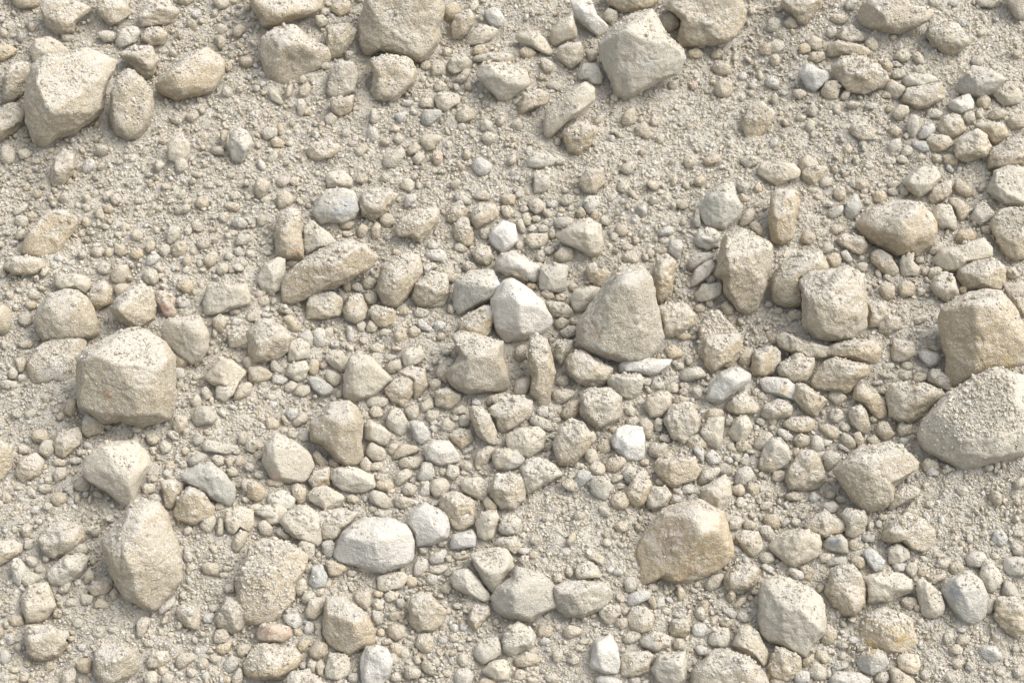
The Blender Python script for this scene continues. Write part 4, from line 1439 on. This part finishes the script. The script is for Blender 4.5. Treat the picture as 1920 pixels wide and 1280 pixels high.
def shape(s, sub, fine=True):
    """local vertex offsets of the stone (slope frame) and its centre; the outline is that of the real stone"""
    R_ = np.random.default_rng(abs(int(s.c[0] * 7 + s.c[1] * 131)))
    D, F = ico(sub)
    ray = FW + (s.c[0] - 960) / 4200 * RT - (s.c[1] - 640) / 4200 * CU
    z = 0.0
    for _ in range(4):
        t = (z - CAM[2]) / ray[2]; p = CAM + ray * t
        z = float(G(p[0:1], p[1:2])[0])
    sc = t / 4200.0                                  # metres per photo pixel at this distance
    w = -ray / np.linalg.norm(ray); u = np.cross(CU, w); u /= np.linalg.norm(u); v = np.cross(w, u)
    Q = (s.P - s.c) * (sc, -sc); r = s.r * sc
    # radial table of the outline
    ang = np.linspace(-math.pi, math.pi, 361)[:-1]; ca, sa = np.cos(ang), np.sin(ang); Rt = np.full(360, r * .3)
    for i in range(len(Q)):
        a, b = Q[i], Q[(i + 1) % len(Q)]; e = b - a
        den = ca * e[1] - sa * e[0]
        with np.errstate(divide='ignore', invalid='ignore'):
            tt = (a[0] * e[1] - a[1] * e[0]) / den; ss = (a[0] * sa - a[1] * ca) / den
        ok = (tt > 0) & (ss >= -1e-6) & (ss <= 1 + 1e-6) & np.isfinite(tt)
        Rt = np.where(ok, np.maximum(Rt, np.where(ok, tt, 0)), Rt)
    k = 4 if s.kind == 'r' else 0
    for _ in range(k):
        Rt = (np.roll(Rt, 1) + 2 * Rt + np.roll(Rt, -1)) / 4
    th = np.arctan2(D[:, 1], D[:, 0]); Rd = np.interp(th, np.append(ang, math.pi), np.append(Rt, Rt[0]))
    rh = np.hypot(D[:, 0], D[:, 1])
    ang_ = s.kind == 'a' or (s.r < 18 and R_.random() < .95) or (s.r < 30 and R_.random() < .5)
    df = r * (R_.uniform(.62, .80) if ang_ else R_.uniform(.72, .9)); db = r * .75
    if any(q in s.desc for q in ('buried', 'hidden', 'sunk', 'covered in')): df *= .6
    pw = (60.0 if s.r > 16 else 34.) if ang_ else 11.
    kf, kb = (.30, .45) if ang_ else (.22, .30)
    acc = np.clip((rh + np.where(D[:, 2] > 0, kf * D[:, 2], -kb * D[:, 2])) * r / Rd, 0, None) ** pw
    if s.ap: ap = (np.array(s.ap) - s.c) * (sc, -sc)
    else: ap = np.array([R_.uniform(-.25, .25), R_.uniform(-.40, .0)]) * r
    if ang_:
        if s.ap: df *= R_.uniform(1.42, 1.6)
        az = [math.pi / 2 + R_.uniform(-.5, .5), math.radians(-150) + R_.uniform(-.4, .4), math.radians(-40) + R_.uniform(-.4, .4)]
        if R_.random() < .7: az.append(R_.uniform(-.3, .6))
        if R_.random() < .6: az.append(math.pi - R_.uniform(-.3, .6))
        for a_ in az:
            dr = np.array([math.cos(a_), math.sin(a_)]); Ra = max(((Q - ap) @ dr).max(), .15 * r)
            tl = math.atan(df / Ra * R_.uniform(.62, .98))
            n = np.array([math.sin(tl) * dr[0], math.sin(tl) * dr[1], math.cos(tl)])
            h = n @ np.array([ap[0], ap[1], df])
            if h > .08 * r: acc += np.clip(D @ n * r / h, 0, None) ** pw
        hc = df * (R_.uniform(.93, .97) if s.ap else R_.uniform(.80, .95)); n = np.array([R_.uniform(-.15, .15), R_.uniform(-.05, .3), 1.]); n /= np.linalg.norm(n)
        acc += np.clip(D @ n * r / hc, 0, None) ** pw
    else:
        A_ = np.array([ap[0] * .5, ap[1] * .5, 0])
        n = np.array([0, .0, 1.]); acc += np.clip(D[:, 2] * r / df, 0, None) ** 3.6
        for _ in range(7):
            n = R_.normal(size=3); n[2] = abs(n[2]) + .45; n /= np.linalg.norm(n)
            hr = math.hypot(df * n[2], (Q @ n[:2]).max()) * R_.uniform(.88, 1.0)
            acc += np.clip(D @ n * r / hr, 0, None) ** 18
    acc += np.clip(-D[:, 2] * r / db, 0, None) ** pw
    if ang_:                                          # broken corners: small fresh fracture planes
        for _ in range(12):
            n = R_.normal(size=3); n[2] = abs(n[2]) + .35; n /= np.linalg.norm(n)
            h = ((D @ n) * acc ** (-1 / pw)).max() * (R_.uniform(.86, .96) if n[2] > .62 else R_.uniform(.955, .99)); acc += np.clip(D @ n / h, 0, None) ** pw
    rad = r * acc ** (-1 / pw) * (1.0 if ang_ else 1.02)
    V = D * rad[:, None]
    o = R_.uniform(0, 500, 3)
    g = 1 - .55 * np.clip(rh * 1.5 - .9, 0, 1)        # less relief right on the outline
    dn = noise(V * (1.6 / r) + o) * (.026 if ang_ else .06) * r * g + noise(V * (4.2 / r) + o) * (.016 if ang_ else .03) * r * g
    if ang_:
        q = np.abs(noise(V * (3.0 / r) + o + 40)); dn -= np.clip(.09 - q, 0, 1) * .26 * r * g
    dn += noise(V * (9.0 / r) + o) * .012 * r
    if fine:
        rough = {'w': .5, 'g': .6, 'c': .8}.get(s.col, 1.0) * (.9 if ang_ else 1.1)
        dn += rough * (noise(V / .017 + o) * .0009 + noise(V / .0078 + o) * .0010 + noise(V / .0043 + o) * .0008) * min(1, r / .02)
    V = V + D * dn[:, None]
    # lift towards the lens until the lower rim clears the ground
    need = []
    for x_, y_ in Q[Q[:, 1] < .15 * r]:
        b0 = p + u * x_ + v * y_
        need.append((float(G(b0[0:1], b0[1:2])[0]) - b0[2]) / w[2])
    sunk = any(q in s.desc for q in ('buried', 'hidden', 'sunk', 'covered in', 'layer of grit', 'resting in grit'))
    dl = max(0., float(np.percentile(need, 62 if sunk else 100)) if need else .5 * r)
    dl = min(dl, 1.1 * r) + (0. if sunk else .12 if s.r > 14 else .22) * r
    if 'hidden' in s.desc: dl -= .12 * r
    P3 = V[:, :1] * u + V[:, 1:2] * v + V[:, 2:] * w
    cen = p + w * dl
    return P3, F, cen

def newmesh(name, V, F, col, mat, smooth=True):
    me = bpy.data.meshes.new(name); nf, k = F.shape
    me.vertices.add(len(V)); me.vertices.foreach_set('co', V.astype(np.float32).ravel())
    me.loops.add(nf * k); me.loops.foreach_set('vertex_index', F.astype(np.int32).ravel())
    me.polygons.add(nf); me.polygons.foreach_set('loop_start', np.arange(0, nf * k, k, dtype=np.int32)); me.polygons.foreach_set('loop_total', np.full(nf, k, dtype=np.int32))
    me.polygons.foreach_set('use_smooth', np.full(nf, smooth))
    a = me.attributes.new('stone_tint', 'FLOAT_COLOR', 'POINT')
    if col.ndim == 1: col = np.tile(col, (len(V), 1))
    a.data.foreach_set('color', col.astype(np.float32).ravel())
    me.update(); me.materials.append(mat)
    o = bpy.data.objects.new(name, me); C.objects.link(o); return o

# ---------------------------------------------------------------- materials
def stone_mat(name, grain, dusty, earth=1.0):
    m = bpy.data.materials.new(name); m.use_nodes = True; nt = m.node_tree; N = nt.nodes; Lk = nt.links
    for x in list(N): N.remove(x)
    def nd(t, **k):
        n = N.new(t)
        for a, b in k.items(): setattr(n, a, b)
        return n
    def math_(op, a, b=None, clamp=False):
        n = nd('ShaderNodeMath', operation=op, use_clamp=clamp)
        for i, q in enumerate((a, b)):
            if q is None: continue
            if isinstance(q, (int, float)): n.inputs[i].default_value = q
            else: Lk.new(q, n.inputs[i])
        return n.outputs[0]
    def mapr(v, a, b, c=0., d=1.):
        n = nd('ShaderNodeMapRange'); Lk.new(v, n.inputs[0])
        for i, q in enumerate((a, b, c, d)): n.inputs[i + 1].default_value = q
        return n.outputs[0]
    def mix(f, a, b, mode='MIX'):
        n = nd('ShaderNodeMix', data_type='RGBA', blend_type=mode)
        for s_, q in ((n.inputs[0], f), (n.inputs[6], a), (n.inputs[7], b)):
            if isinstance(q, (int, float)): s_.default_value = q
            elif isinstance(q, tuple): s_.default_value = (*q, 1)
            else: Lk.new(q, s_)
        return n.outputs[2]
    out = nd('ShaderNodeOutputMaterial'); bs = nd('ShaderNodeBsdfPrincipled'); Lk.new(bs.outputs[0], out.inputs[0])
    at = nd('ShaderNodeAttribute', attribute_name='stone_tint'); geo = nd('ShaderNodeNewGeometry')
    off = nd('ShaderNodeVectorMath', operation='SCALE'); off.inputs[0].default_value = (37.1, 91.7, 53.3); Lk.new(at.outputs['Alpha'], off.inputs['Scale'])
    ps = nd('ShaderNodeVectorMath', operation='ADD'); Lk.new(geo.outputs['Position'], ps.inputs[0]); Lk.new(off.outputs[0], ps.inputs[1]); P = ps.outputs[0]
    def nz(scale, det=2., rough=.55):
        n = nd('ShaderNodeTexNoise'); Lk.new(P, n.inputs['Vector']); n.inputs['Scale'].default_value = scale; n.inputs['Detail'].default_value = det; n.inputs['Roughness'].default_value = rough
        return n.outputs[0]
    base = at.outputs['Color']
    big = nz(14., 3.); mid = nz(60., 4., .65); fin = nz(420., 3., .7)
    # pale bare stone showing through the earthy film in blotches
    pale = mix(mapr(big, .45, .75, 0., .55 * earth), base, (.51, .49, .43))
    c = mix(mapr(mid, .42, .70, 0., .42 * earth), pale, (.40, .325, .210))
    c = mix(mapr(nz(110., 3., .7), .58, .72, 0., .45 * earth), c, (.56, .54, .48))
    c = mix(mapr(fin, .35, .65, 0., .34 * (.4 + .6 * earth)), c, (.25, .208, .145))
    sp = nd('ShaderNodeTexVoronoi', feature='F1'); Lk.new(P, sp.inputs['Vector']); sp.inputs['Scale'].default_value = 270.
    sx = nd('ShaderNodeSeparateColor'); Lk.new(sp.outputs['Color'], sx.inputs[0])
    c = mix(mapr(sx.outputs[0], .62, .95, 0., .45 * (.35 + .65 * earth)), c, (.60, .585, .53))      # single pale grains
    c = mix(mapr(sx.outputs[1], .70, .98, 0., .34 * (.25 + .75 * earth)), c, (.24, .195, .135))     # single dark grains
    # loose dust that settled on whatever faces the sky
    dot = nd('ShaderNodeVectorMath', operation='DOT_PRODUCT'); Lk.new(geo.outputs['Normal'], dot.inputs[0]); dot.inputs[1].default_value = (0, 0, 1)
    dn = math_('ADD', dot.outputs['Value'], math_('MULTIPLY', math_('SUBTRACT', mid, .5), .9))
    dust = mapr(dn, .50, .95, 0., dusty)
    dc = mix(mapr(fin, .38, .62), (.46, .428, .37), (.61, .583, .53))
    c = mix(dust, c, dc)
    Lk.new(c, bs.inputs['Base Color']); bs.inputs['Roughness'].default_value = .95
    bs.inputs['Specular IOR Level'].default_value = .18
    vo = nd('ShaderNodeTexVoronoi', feature='F1'); Lk.new(P, vo.inputs['Vector']); vo.inputs['Scale'].default_value = 330.
    hh = math_('ADD', math_('MULTIPLY', fin, .8), math_('MULTIPLY', vo.outputs['Distance'], -.7))
    hh = math_('ADD', hh, math_('MULTIPLY', nz(160., 3., .6), .9))
    bp = nd('ShaderNodeBump'); bp.inputs['Strength'].default_value = grain; bp.inputs['Distance'].default_value = .004
    Lk.new(hh, bp.inputs['Height']); Lk.new(bp.outputs[0], bs.inputs['Normal'])
    return m
M_DUSTY = stone_mat('dusty_limestone', .65, .75)
M_CLEAN = stone_mat('bare_limestone', .5, .35, .55)
M_WHITE = stone_mat('chalky_limestone', .55, .2, .45)
M_PEB = stone_mat('gravel_limestone', .7, .30, .8)
M_GRND = stone_mat('limestone_dust', .9, .55)

def tint(s, R_):
    b = np.array(PAL[s.col]) * (1.14 if 'right white' in s.desc or 'ong white' in s.desc else 1.0); j = R_.normal(0, .035); k = R_.normal(0, .012)
    c = b * (1 + j) + (k, 0, -k)
    return np.array([*np.clip(c, .05, .8), R_.random()])

# ---------------------------------------------------------------- build rocks
STONES.sort(key=lambda s: -s.vis)
IND = STONES[:NIND]; REST = STONES[NIND:]
bv, bf, nb = [], [], 0
bk = []
def addb(V, F, k=1.0):
    global nb
    bv.append(V); bf.append(F + nb); bk.append(np.full(len(F), k)); nb += len(V)

LM = [s for s in IND if s.desc and len(s.desc.split()) <= 9]
RUST = (.42, .24, .13); YEL = (.50, .36, .14); BLU = (.29, .31, .33); ROSE = (.44, .27, .21); PALE = (.56, .55, .50)
STAINS = [(202, 741, 7, RUST), (207, 761, 4, RUST), (101, 690, 24, PALE), (1682, 1190, 22, YEL), (1645, 1168, 20, YEL), (1630, 1215, 14, YEL), (1700, 1160, 16, (.47, .38, .22)), (1562, 1015, 12, BLU),
          (675, 1149, 9, BLU), (505, 1181, 9, ROSE), (542, 1180, 5, ROSE), (650, 385, 16, BLU), (630, 400, 8, BLU), (1808, 437, 6, YEL), (1893, 681, 12, YEL), (560, 472, 7, RUST),
          (305, 580, 12, ROSE), (650, 478, 4, PALE), (1220, 120, 12, PALE), (1795, 790, 8, PALE), (1790, 1110, 14, BLU), (1820, 1130, 12, PALE), (1700, 985, 14, (.38, .27, .15)),
          (1610, 910, 12, (.45, .36, .28)), (520, 890, 14, (.48, .40, .32)), (1235, 1205, 6, (.48, .32, .18)), (545, 787, 5, YEL), (1470, 730, 6, YEL), (1100, 620, 20, (.44, .345, .26)),
          (1265, 1010, 22, (.45, .345, .235)), (1290, 1070, 16, (.45, .335, .22)), (960, 560, 10, PALE), (935, 530, 10, (.60, .62, .65))]
NAMES = {}
CW = {'t': 'tan', 'c': 'cream', 'w': 'whitish', 'g': 'grey', 'y': 'buff', 'p': 'pinkish', 'q': 'pinkish'}
def look(s):
    d = s.P - s.c; cv = d.T @ d / len(d); ev, vec = np.linalg.eigh(cv); el = math.sqrt(ev[1] / max(ev[0], 1e-6)); ax = vec[:, 1]
    a = abs(math.degrees(math.atan2(ax[1], ax[0]))); a = min(a, 180 - a)
    sz = 'big' if s.r > 48 else 'mid-sized' if s.r > 24 else 'small'
    if el > 1.45: sh = 'upright' if a > 60 else 'slanting' if a > 28 else 'long low'
    elif el > 1.22: sh = 'oblong'
    else: sh = 'compact'
    return '%s %s %s %s' % (sz, sh, CW[s.col], 'angular stone' if s.kd == 'a' else 'rounded stone')
used = set()
def label(s):
    if s.desc and len(s.desc.split()) >= 4: used.add(s.desc); return s.desc
    c2 = []
    for l in LM:
        if l is s: continue
        d = s.c - l.c; dd = np.hypot(*d); c2.append((dd - l.r - s.r, l, d))
    c2.sort(key=lambda q: q[0])
    for gap, l, d in c2[:12]:
        a = math.degrees(math.atan2(-d[1], d[0])) % 360
        rel = ['right of', 'above and right of', 'above', 'above and left of', 'left of', 'below and left of', 'below', 'below and right of'][int((a + 22.5) // 45) % 8]
        adv = 'touching and ' if False else ('just ' if gap < 14 else '')
        t = look(s) + ' ' + adv + rel + ' ' + l.desc_ref
        w = t.split()
        if len(w) > 16: t = t.replace('above and ', 'upper ').replace('below and ', 'lower ').replace('just ', '')
        if len(t.split()) > 16: continue
        if t not in used: used.add(t); return t
    t = look(s) + ' near x%d y%d' % tuple(s.c); return t
for l in LM: l.desc_ref = 'the ' + l.desc
for s in IND:
    if s.desc and len(s.desc.split()) >= 4: used.add(s.desc)

for s in IND:
    R_ = np.random.default_rng(abs(int(s.c[0] * 13 + s.c[1] * 17)))
    sub = 6 if s.r > 62 else 5 if s.r > 26 else 4
    V, F, cen = shape(s, sub)
    nm = 'boulder' if s.r > 48 else 'rock' if s.r > 22 else 'stone'
    tc = np.tile(tint(s, R_), (len(V), 1))
    if s.kind != 'z':
        rel = V + cen - CAM; dep = rel @ FW; qx = 960 + 4200 * (rel @ RT) / dep; qy = 640 - 4200 * (rel @ CU) / dep
        for sx_, sy_, sr_, sc_ in STAINS:
            if abs(sx_ - s.c[0]) < s.r * 1.6 and abs(sy_ - s.c[1]) < s.r * 1.6:
                k_ = np.clip(1.4 - np.hypot(qx - sx_, qy - sy_) / sr_ + .45 * noise(V / (sr_ * .0009)), 0, 1)[:, None]
                tc[:, :3] = tc[:, :3] * (1 - k_) + np.array(sc_) * k_
    o = newmesh(nm, V @ S2W, F, tc, M_DUSTY if s.col in 'ty' else M_WHITE if s.col == 'w' else M_CLEAN)
    o.location = cen @ S2W
    o['label'] = label(s); o['category'] = nm; o['group'] = 'limestone rocks lying on the rubble slope'; o['kind'] = 'thing'
    V, F, cen = shape(s, 4 if s.r > 40 else 3, False); addb(V + cen, F, 1.0 if any(q in s.desc for q in ('covered in', 'layer of grit')) else {'w': .12, 'g': .5, 'c': .65}.get(s.col, .85))

pv, pf, pc, npb = [], [], [], 0
def addp(V, F, col):
    global npb
    pv.append(V); pf.append(F + npb); pc.append(np.tile(col, (len(V), 1))); npb += len(V)
for s in REST:
    R_ = np.random.default_rng(abs(int(s.c[0] * 13 + s.c[1] * 17)))
    V, F, cen = shape(s, 3 if s.r > 6 else 2); addp(V + cen, F, tint(s, R_))
    V, F, cen = shape(s, 2, False); addb(V + cen, F, .35)

# ---------------------------------------------------------------- pebble fill between the catalogued stones
W2, H2 = 1520, 1200       # half-size raster with a 560 px margin all round
mask = np.zeros((H2, W2), bool); yy, xx = np.mgrid[0:H2, 0:W2]
def tof(p): return (p + 560) / 2
for s in STONES:
    q = tof(s.P); x0, y0 = np.clip(np.floor(q.min(0)).astype(int), 0, None); x1, y1 = np.ceil(q.max(0)).astype(int) + 1
    X = xx[y0:y1, x0:x1] + .5; Y = yy[y0:y1, x0:x1] + .5; ins = np.zeros(X.shape, bool)
    for i in range(len(q)):
        a, b = q[i], q[(i + 1) % len(q)]
        if a[1] == b[1]: continue
        ins ^= ((a[1] > Y) != (b[1] > Y)) & (X < (b[0] - a[0]) * (Y - a[1]) / (b[1] - a[1]) + a[0])
    mask[y0:y1, x0:x1] |= ins
PROTO = []
for k in range(24):
    D, F = ico(2); ac = np.zeros(len(D))
    for _ in range(8):
        n = rng.normal(size=3); n /= np.linalg.norm(n); ac += np.clip(D @ n / rng.uniform(.6, 1.), 0, None) ** (30 if k % 2 else 70)
    ac += .25; V = D * (ac ** (-1 / (30 if k % 2 else 70)))[:, None]
    V *= (1, rng.uniform(.5, .95), rng.uniform(.45, .85)); V += D * (noise(V * 2.6 + k * 9) * .13 + noise(V * 6. + k * 5) * .05)[:, None]
    PROTO.append(V / np.abs(V).max())
def rot(r3):
    q = r3.normal(size=4); q /= np.linalg.norm(q); a, b, c, d = q
    return np.array([[a*a+b*b-c*c-d*d, 2*(b*c-a*d), 2*(b*d+a*c)], [2*(b*c+a*d), a*a-b*b+c*c-d*d, 2*(c*d-a*b)], [2*(b*d-a*c), 2*(c*d+a*b), a*a-b*b-c*c+d*d]])
def rtint(r3):
    k = r3.choice(list('tttcccccwwgyq'), p=np.array([3.4, 3.4, 3.4, 3, 3, 3, 3, 3, 1.5, 1.5, .8, .8, .2]) / 30.0)
    b = np.array(PAL[k]) * (1 + r3.normal(0, .05)); return np.array([*np.clip(b, .05, .8), r3.random()])
dens = np.clip(.5 + 1.2 * noise2(xx.ravel() / 100., yy.ravel() / 100., 1., 4.).reshape(xx.shape), .08, 1)
for (rmin, rmax, tries) in ((18, 36, 700), (9, 16, 5400), (5.5, 9, 31000), (3.6, 5.5, 52000), (2.6, 3.6, 60000)):
    xs = rng.uniform(0, W2, tries); ys = rng.uniform(0, H2, tries); rs = rng.uniform(rmin, rmax, tries) / 2
    for x, y, r in zip(xs, ys, rs):
        xi, yi = int(x), int(y)
        if rmin > 16 and 275 < xi < 1245 and 275 < yi < 925: continue      # big ones only fill in beyond the photographed patch
        if mask[yi, xi] or rng.random() > dens[yi, xi]: continue
        x0, x1, y0, y1 = int(max(0, x - r)), int(min(W2 - 1, x + r)), int(max(0, y - r)), int(min(H2 - 1, y + r))
        if mask[yi, x0] or mask[yi, x1] or mask[y0, xi] or mask[y1, xi]: continue
        mask[(slice(y0, y1 + 1), slice(x0, x1 + 1))] |= ((xx[y0:y1+1, x0:x1+1] - x) ** 2 + (yy[y0:y1+1, x0:x1+1] - y) ** 2) < (r * .85) ** 2
        p, t = px2plane(np.array([x * 2 - 560]), np.array([y * 2 - 560])); p = p[0]; p[2] = float(G(p[:1], p[1:2])[0])
        R3 = r * 2 * MM * 1.12; V = PROTO[rng.integers(24)] @ rot(rng) * R3
        V = V + p + (0, 0, R3 * .45); F = ico(2)[1]; addp(V, F, rtint(rng)); 
        if R3 > .006: addb(V, F, .35)
pebbles = newmesh('pebbles', np.concatenate(pv) @ S2W, np.concatenate(pf), np.concatenate(pc), M_PEB)
pebbles['kind'] = 'stuff'; pebbles['label'] = 'small cream and tan pebbles packed between the larger rocks'; pebbles['category'] = 'pebbles'

# ---------------------------------------------------------------- ground sheet
def axis(a, b, step, far):
    m = np.arange(a, b, step); g = step * 1.35 ** np.arange(1, 40); e = np.cumsum(g); e = e[e < far]
    return np.concatenate([a - e[::-1], m, b + e])
gx = axis(-1.5, 1.5, .0044, 14.); gy = axis(-1.05, 1.3, .0044, 14.)
GX, GY = np.meshgrid(gx, gy); z = Gfine(GX.ravel(), GY.ravel())
gv = np.stack([GX.ravel(), GY.ravel(), z], -1); nx, ny = len(gx), len(gy)
idx = np.arange(nx * ny).reshape(ny, nx); gf = np.stack([idx[:-1, :-1], idx[:-1, 1:], idx[1:, 1:], idx[1:, :-1]], -1).reshape(-1, 4)
ground = newmesh('ground', gv @ S2W, gf, np.array([.53, .497, .432, .3]), M_GRND); ground['kind'] = 'structure'
cx = np.arange(-1.65, 1.66, .012); cy = np.arange(-1.2, 1.45, .012); CX, CY = np.meshgrid(cx, cy)
cv = np.stack([CX.ravel(), CY.ravel(), Gfine(CX.ravel(), CY.ravel())], -1); n0, n1 = len(cx), len(cy); idx = np.arange(n0 * n1).reshape(n1, n0)
cf = np.concatenate([np.stack([idx[:-1, :-1], idx[:-1, 1:], idx[1:, 1:]], -1).reshape(-1, 3), np.stack([idx[:-1, :-1], idx[1:, 1:], idx[1:, :-1]], -1).reshape(-1, 3)])
addb(cv, cf)

# ---------------------------------------------------------------- grit dropped under gravity on everything
BV = np.concatenate(bv); BF = np.concatenate(bf); BK = np.concatenate(bk).tolist()
tree = BVHTree.FromPolygons(BV.tolist(), BF.tolist(), all_triangles=True)
up = Vector(UP.tolist()); G12 = []
D12, F12 = ico(1)
for k in range(16):
    V = D12 * rng.uniform(.72, 1.15, (len(D12), 1)) * (1, rng.uniform(.7, 1), rng.uniform(.6, .95)); G12.append(V)
def base12():
    V, F = ico(1); return V, F
# the coarsest grains: 12-vertex icosahedra
import bmesh as _bm
_b = _bm.new(); _bm.ops.create_icosphere(_b, subdivisions=1, radius=1.0)
I12 = np.array([q.co[:] for q in _b.verts]); IF = np.array([[q.index for q in t.verts] for t in _b.faces]); _b.free()
gvv, gff, gcc = [], [], []; ng = 0
def drop(n, rlo, rhi, pw_, soil, accept):
    """n rays; grain radii between rlo and rhi (m), small ones commoner"""
    hits = []
    X = rng.uniform(-1.12, 1.12, n); Y = rng.uniform(-.82, 1.0, n); q = rng.random(n)
    ou = rng.random(n) < .2; X[ou] = rng.uniform(-1.6, 1.6, ou.sum()); Y[ou] = rng.uniform(-1.15, 1.4, ou.sum())
    rr = rlo * (rhi / rlo) ** (q ** pw_)
    dn_ = dens_xy(X, Y)
    keep = rng.random(n) < (1.0 if soil else dn_)
    X, Y, rr = X[keep], Y[keep], rr[keep]; PT = .45 * noise2(X, Y, 14., 3.)
    for x, y, r, pt in zip(X, Y, rr, PT):
        a_, b_ = rng.uniform(-.55, .55), rng.uniform(-1.1, .25)      # grains also roll and bounce in from the side
        dv = Vector((UP[0] + a_, UP[1] + b_, UP[2])).normalized()
        if soil: dv = Vector((a_ * 1.3, b_ * .7, 1.)).normalized()
        h = tree.ray_cast(Vector((x, y, 0)) + dv * .5, -dv)
        if h[0] is None: continue
        if soil and BK[h[2]] < .99: continue
        nu = h[1].dot(up)
        if random.random() > BK[h[2]] or (r > .0033 and BK[h[2]] < .99 and random.random() < .5): continue
        if nu < accept + pt * (BK[h[2]] < .99) + .25 * (rng.random() - .5) : continue
        hits.append((h[0][0], h[0][1], h[0][2], r))
    return np.array(hits)
def dens_xy(X, Y): return np.clip(.82 + .55 * noise2(X, Y, 7., 2.2) + .35 * noise2(X, Y, 22., 6.), .1, 1)
def grains(H, sink):
    global ng
    n = len(H); K = 12
    V = np.repeat(I12[None], n, 0) * rng.uniform(.7, 1.25, (n, K, 1))
    V *= rng.uniform(.6, 1.15, (n, 1, 3))
    q = rng.normal(size=(n, 4)); q /= np.linalg.norm(q, axis=1)[:, None]; a, b, c, d = q.T
    M = np.stack([a*a+b*b-c*c-d*d, 2*(b*c-a*d), 2*(b*d+a*c), 2*(b*c+a*d), a*a-b*b+c*c-d*d, 2*(c*d-a*b), 2*(b*d-a*c), 2*(c*d+a*b), a*a-b*b-c*c+d*d], -1).reshape(n, 3, 3)
    V = np.einsum('nkj,nij->nki', V, M) * H[:, None, 3:4]
    V += H[:, None, :3] + UP * (H[:, 3:4] * sink)[:, None]
    kk = rng.choice(4, n, p=[.22, .42, .23, .13]); pal = np.array([PAL['t'], PAL['c'], PAL['w'], PAL['g']])[kk] * (1.2 + rng.normal(0, .07, (n, 1)))
    col = np.concatenate([np.clip(pal, .05, .8), rng.random((n, 1))], 1)
    gvv.append(V.reshape(-1, 3)); gff.append((IF[None] + (np.arange(n) * K)[:, None, None] + ng).reshape(-1, 3)); gcc.append(np.repeat(col, K, 0)); ng += n * K
grains(drop(NG1, .0009, .0028, 1.3, 0, .66), .35)
grains(drop(NG2, .0030, .0066, 2.0, 0, .72), .35)
grains(drop(NG3, .0009, .0027, 1.2, 1, .2), .3)
grains(drop(NG4, .0022, .0052, 1.6, 1, .3), .35)
grit = newmesh('grit', np.concatenate(gvv) @ S2W, np.concatenate(gff), np.concatenate(gcc), M_PEB, False)
grit['kind'] = 'stuff'; grit['label'] = 'fine pale limestone grit covering the slope and the tops of rocks'; grit['category'] = 'grit'
print('counts', len(STONES), len(IND), IND[-1].r, npb, ng // 12)

# ---------------------------------------------------------------- light, sky, camera
w = bpy.data.worlds.new('World'); scene.world = w; w.use_nodes = True; nt = w.node_tree
bg = nt.nodes['Background']; sky = nt.nodes.new('ShaderNodeTexSky'); sky.sky_type = 'NISHITA'; sky.sun_disc = False
EL, AZ = math.radians(SUN_EL), math.radians(SUN_AZ)      # azimuth clockwise from +Y
sky.sun_elevation = EL; sky.sun_rotation = AZ; sky.dust_density = 4.; sky.ozone_density = .6; sky.air_density = 1.
hs = nt.nodes.new('ShaderNodeHueSaturation'); hs.inputs['Saturation'].default_value = SAT      # thin even cloud: a nearly colourless sky
nt.links.new(sky.outputs[0], hs.inputs['Color']); nt.links.new(hs.outputs[0], bg.inputs[0]); bg.inputs[1].default_value = SKY
sd = Vector((math.sin(AZ) * math.cos(EL), math.cos(AZ) * math.cos(EL), math.sin(EL)))
L = bpy.data.lights.new('sun', 'SUN'); L.energy = SUNP; L.angle = math.radians(SUNA); L.color = (1., .955, .885)
lo = bpy.data.objects.new('sun', L); C.objects.link(lo); lo.rotation_euler = (-sd).to_track_quat('-Z', 'Y').to_euler(); lo.location = (0, 0, 4)
cam = bpy.data.cameras.new('camera'); co = bpy.data.objects.new('camera', cam); C.objects.link(co); scene.camera = co
r_, u_, f_ = RT @ S2W, CU @ S2W, FW @ S2W
Mx = Matrix((r_, u_, -f_)).transposed().to_4x4(); Mx.translation = Vector(CAM @ S2W); co.matrix_world = Mx
cam.sensor_width = 36; cam.lens = 36 * 4200 / 1920; cam.clip_start = .05; cam.clip_end = 200
cam.dof.use_dof = True; cam.dof.aperture_fstop = 7.1; cam.dof.focus_distance = DIST - .06
scene.view_settings.view_transform = 'Standard'; scene.view_settings.look = 'None'; scene.view_settings.gamma = 1; scene.view_settings.exposure = EXPO
scene.cycles.max_bounces = 5; scene.cycles.diffuse_bounces = 4
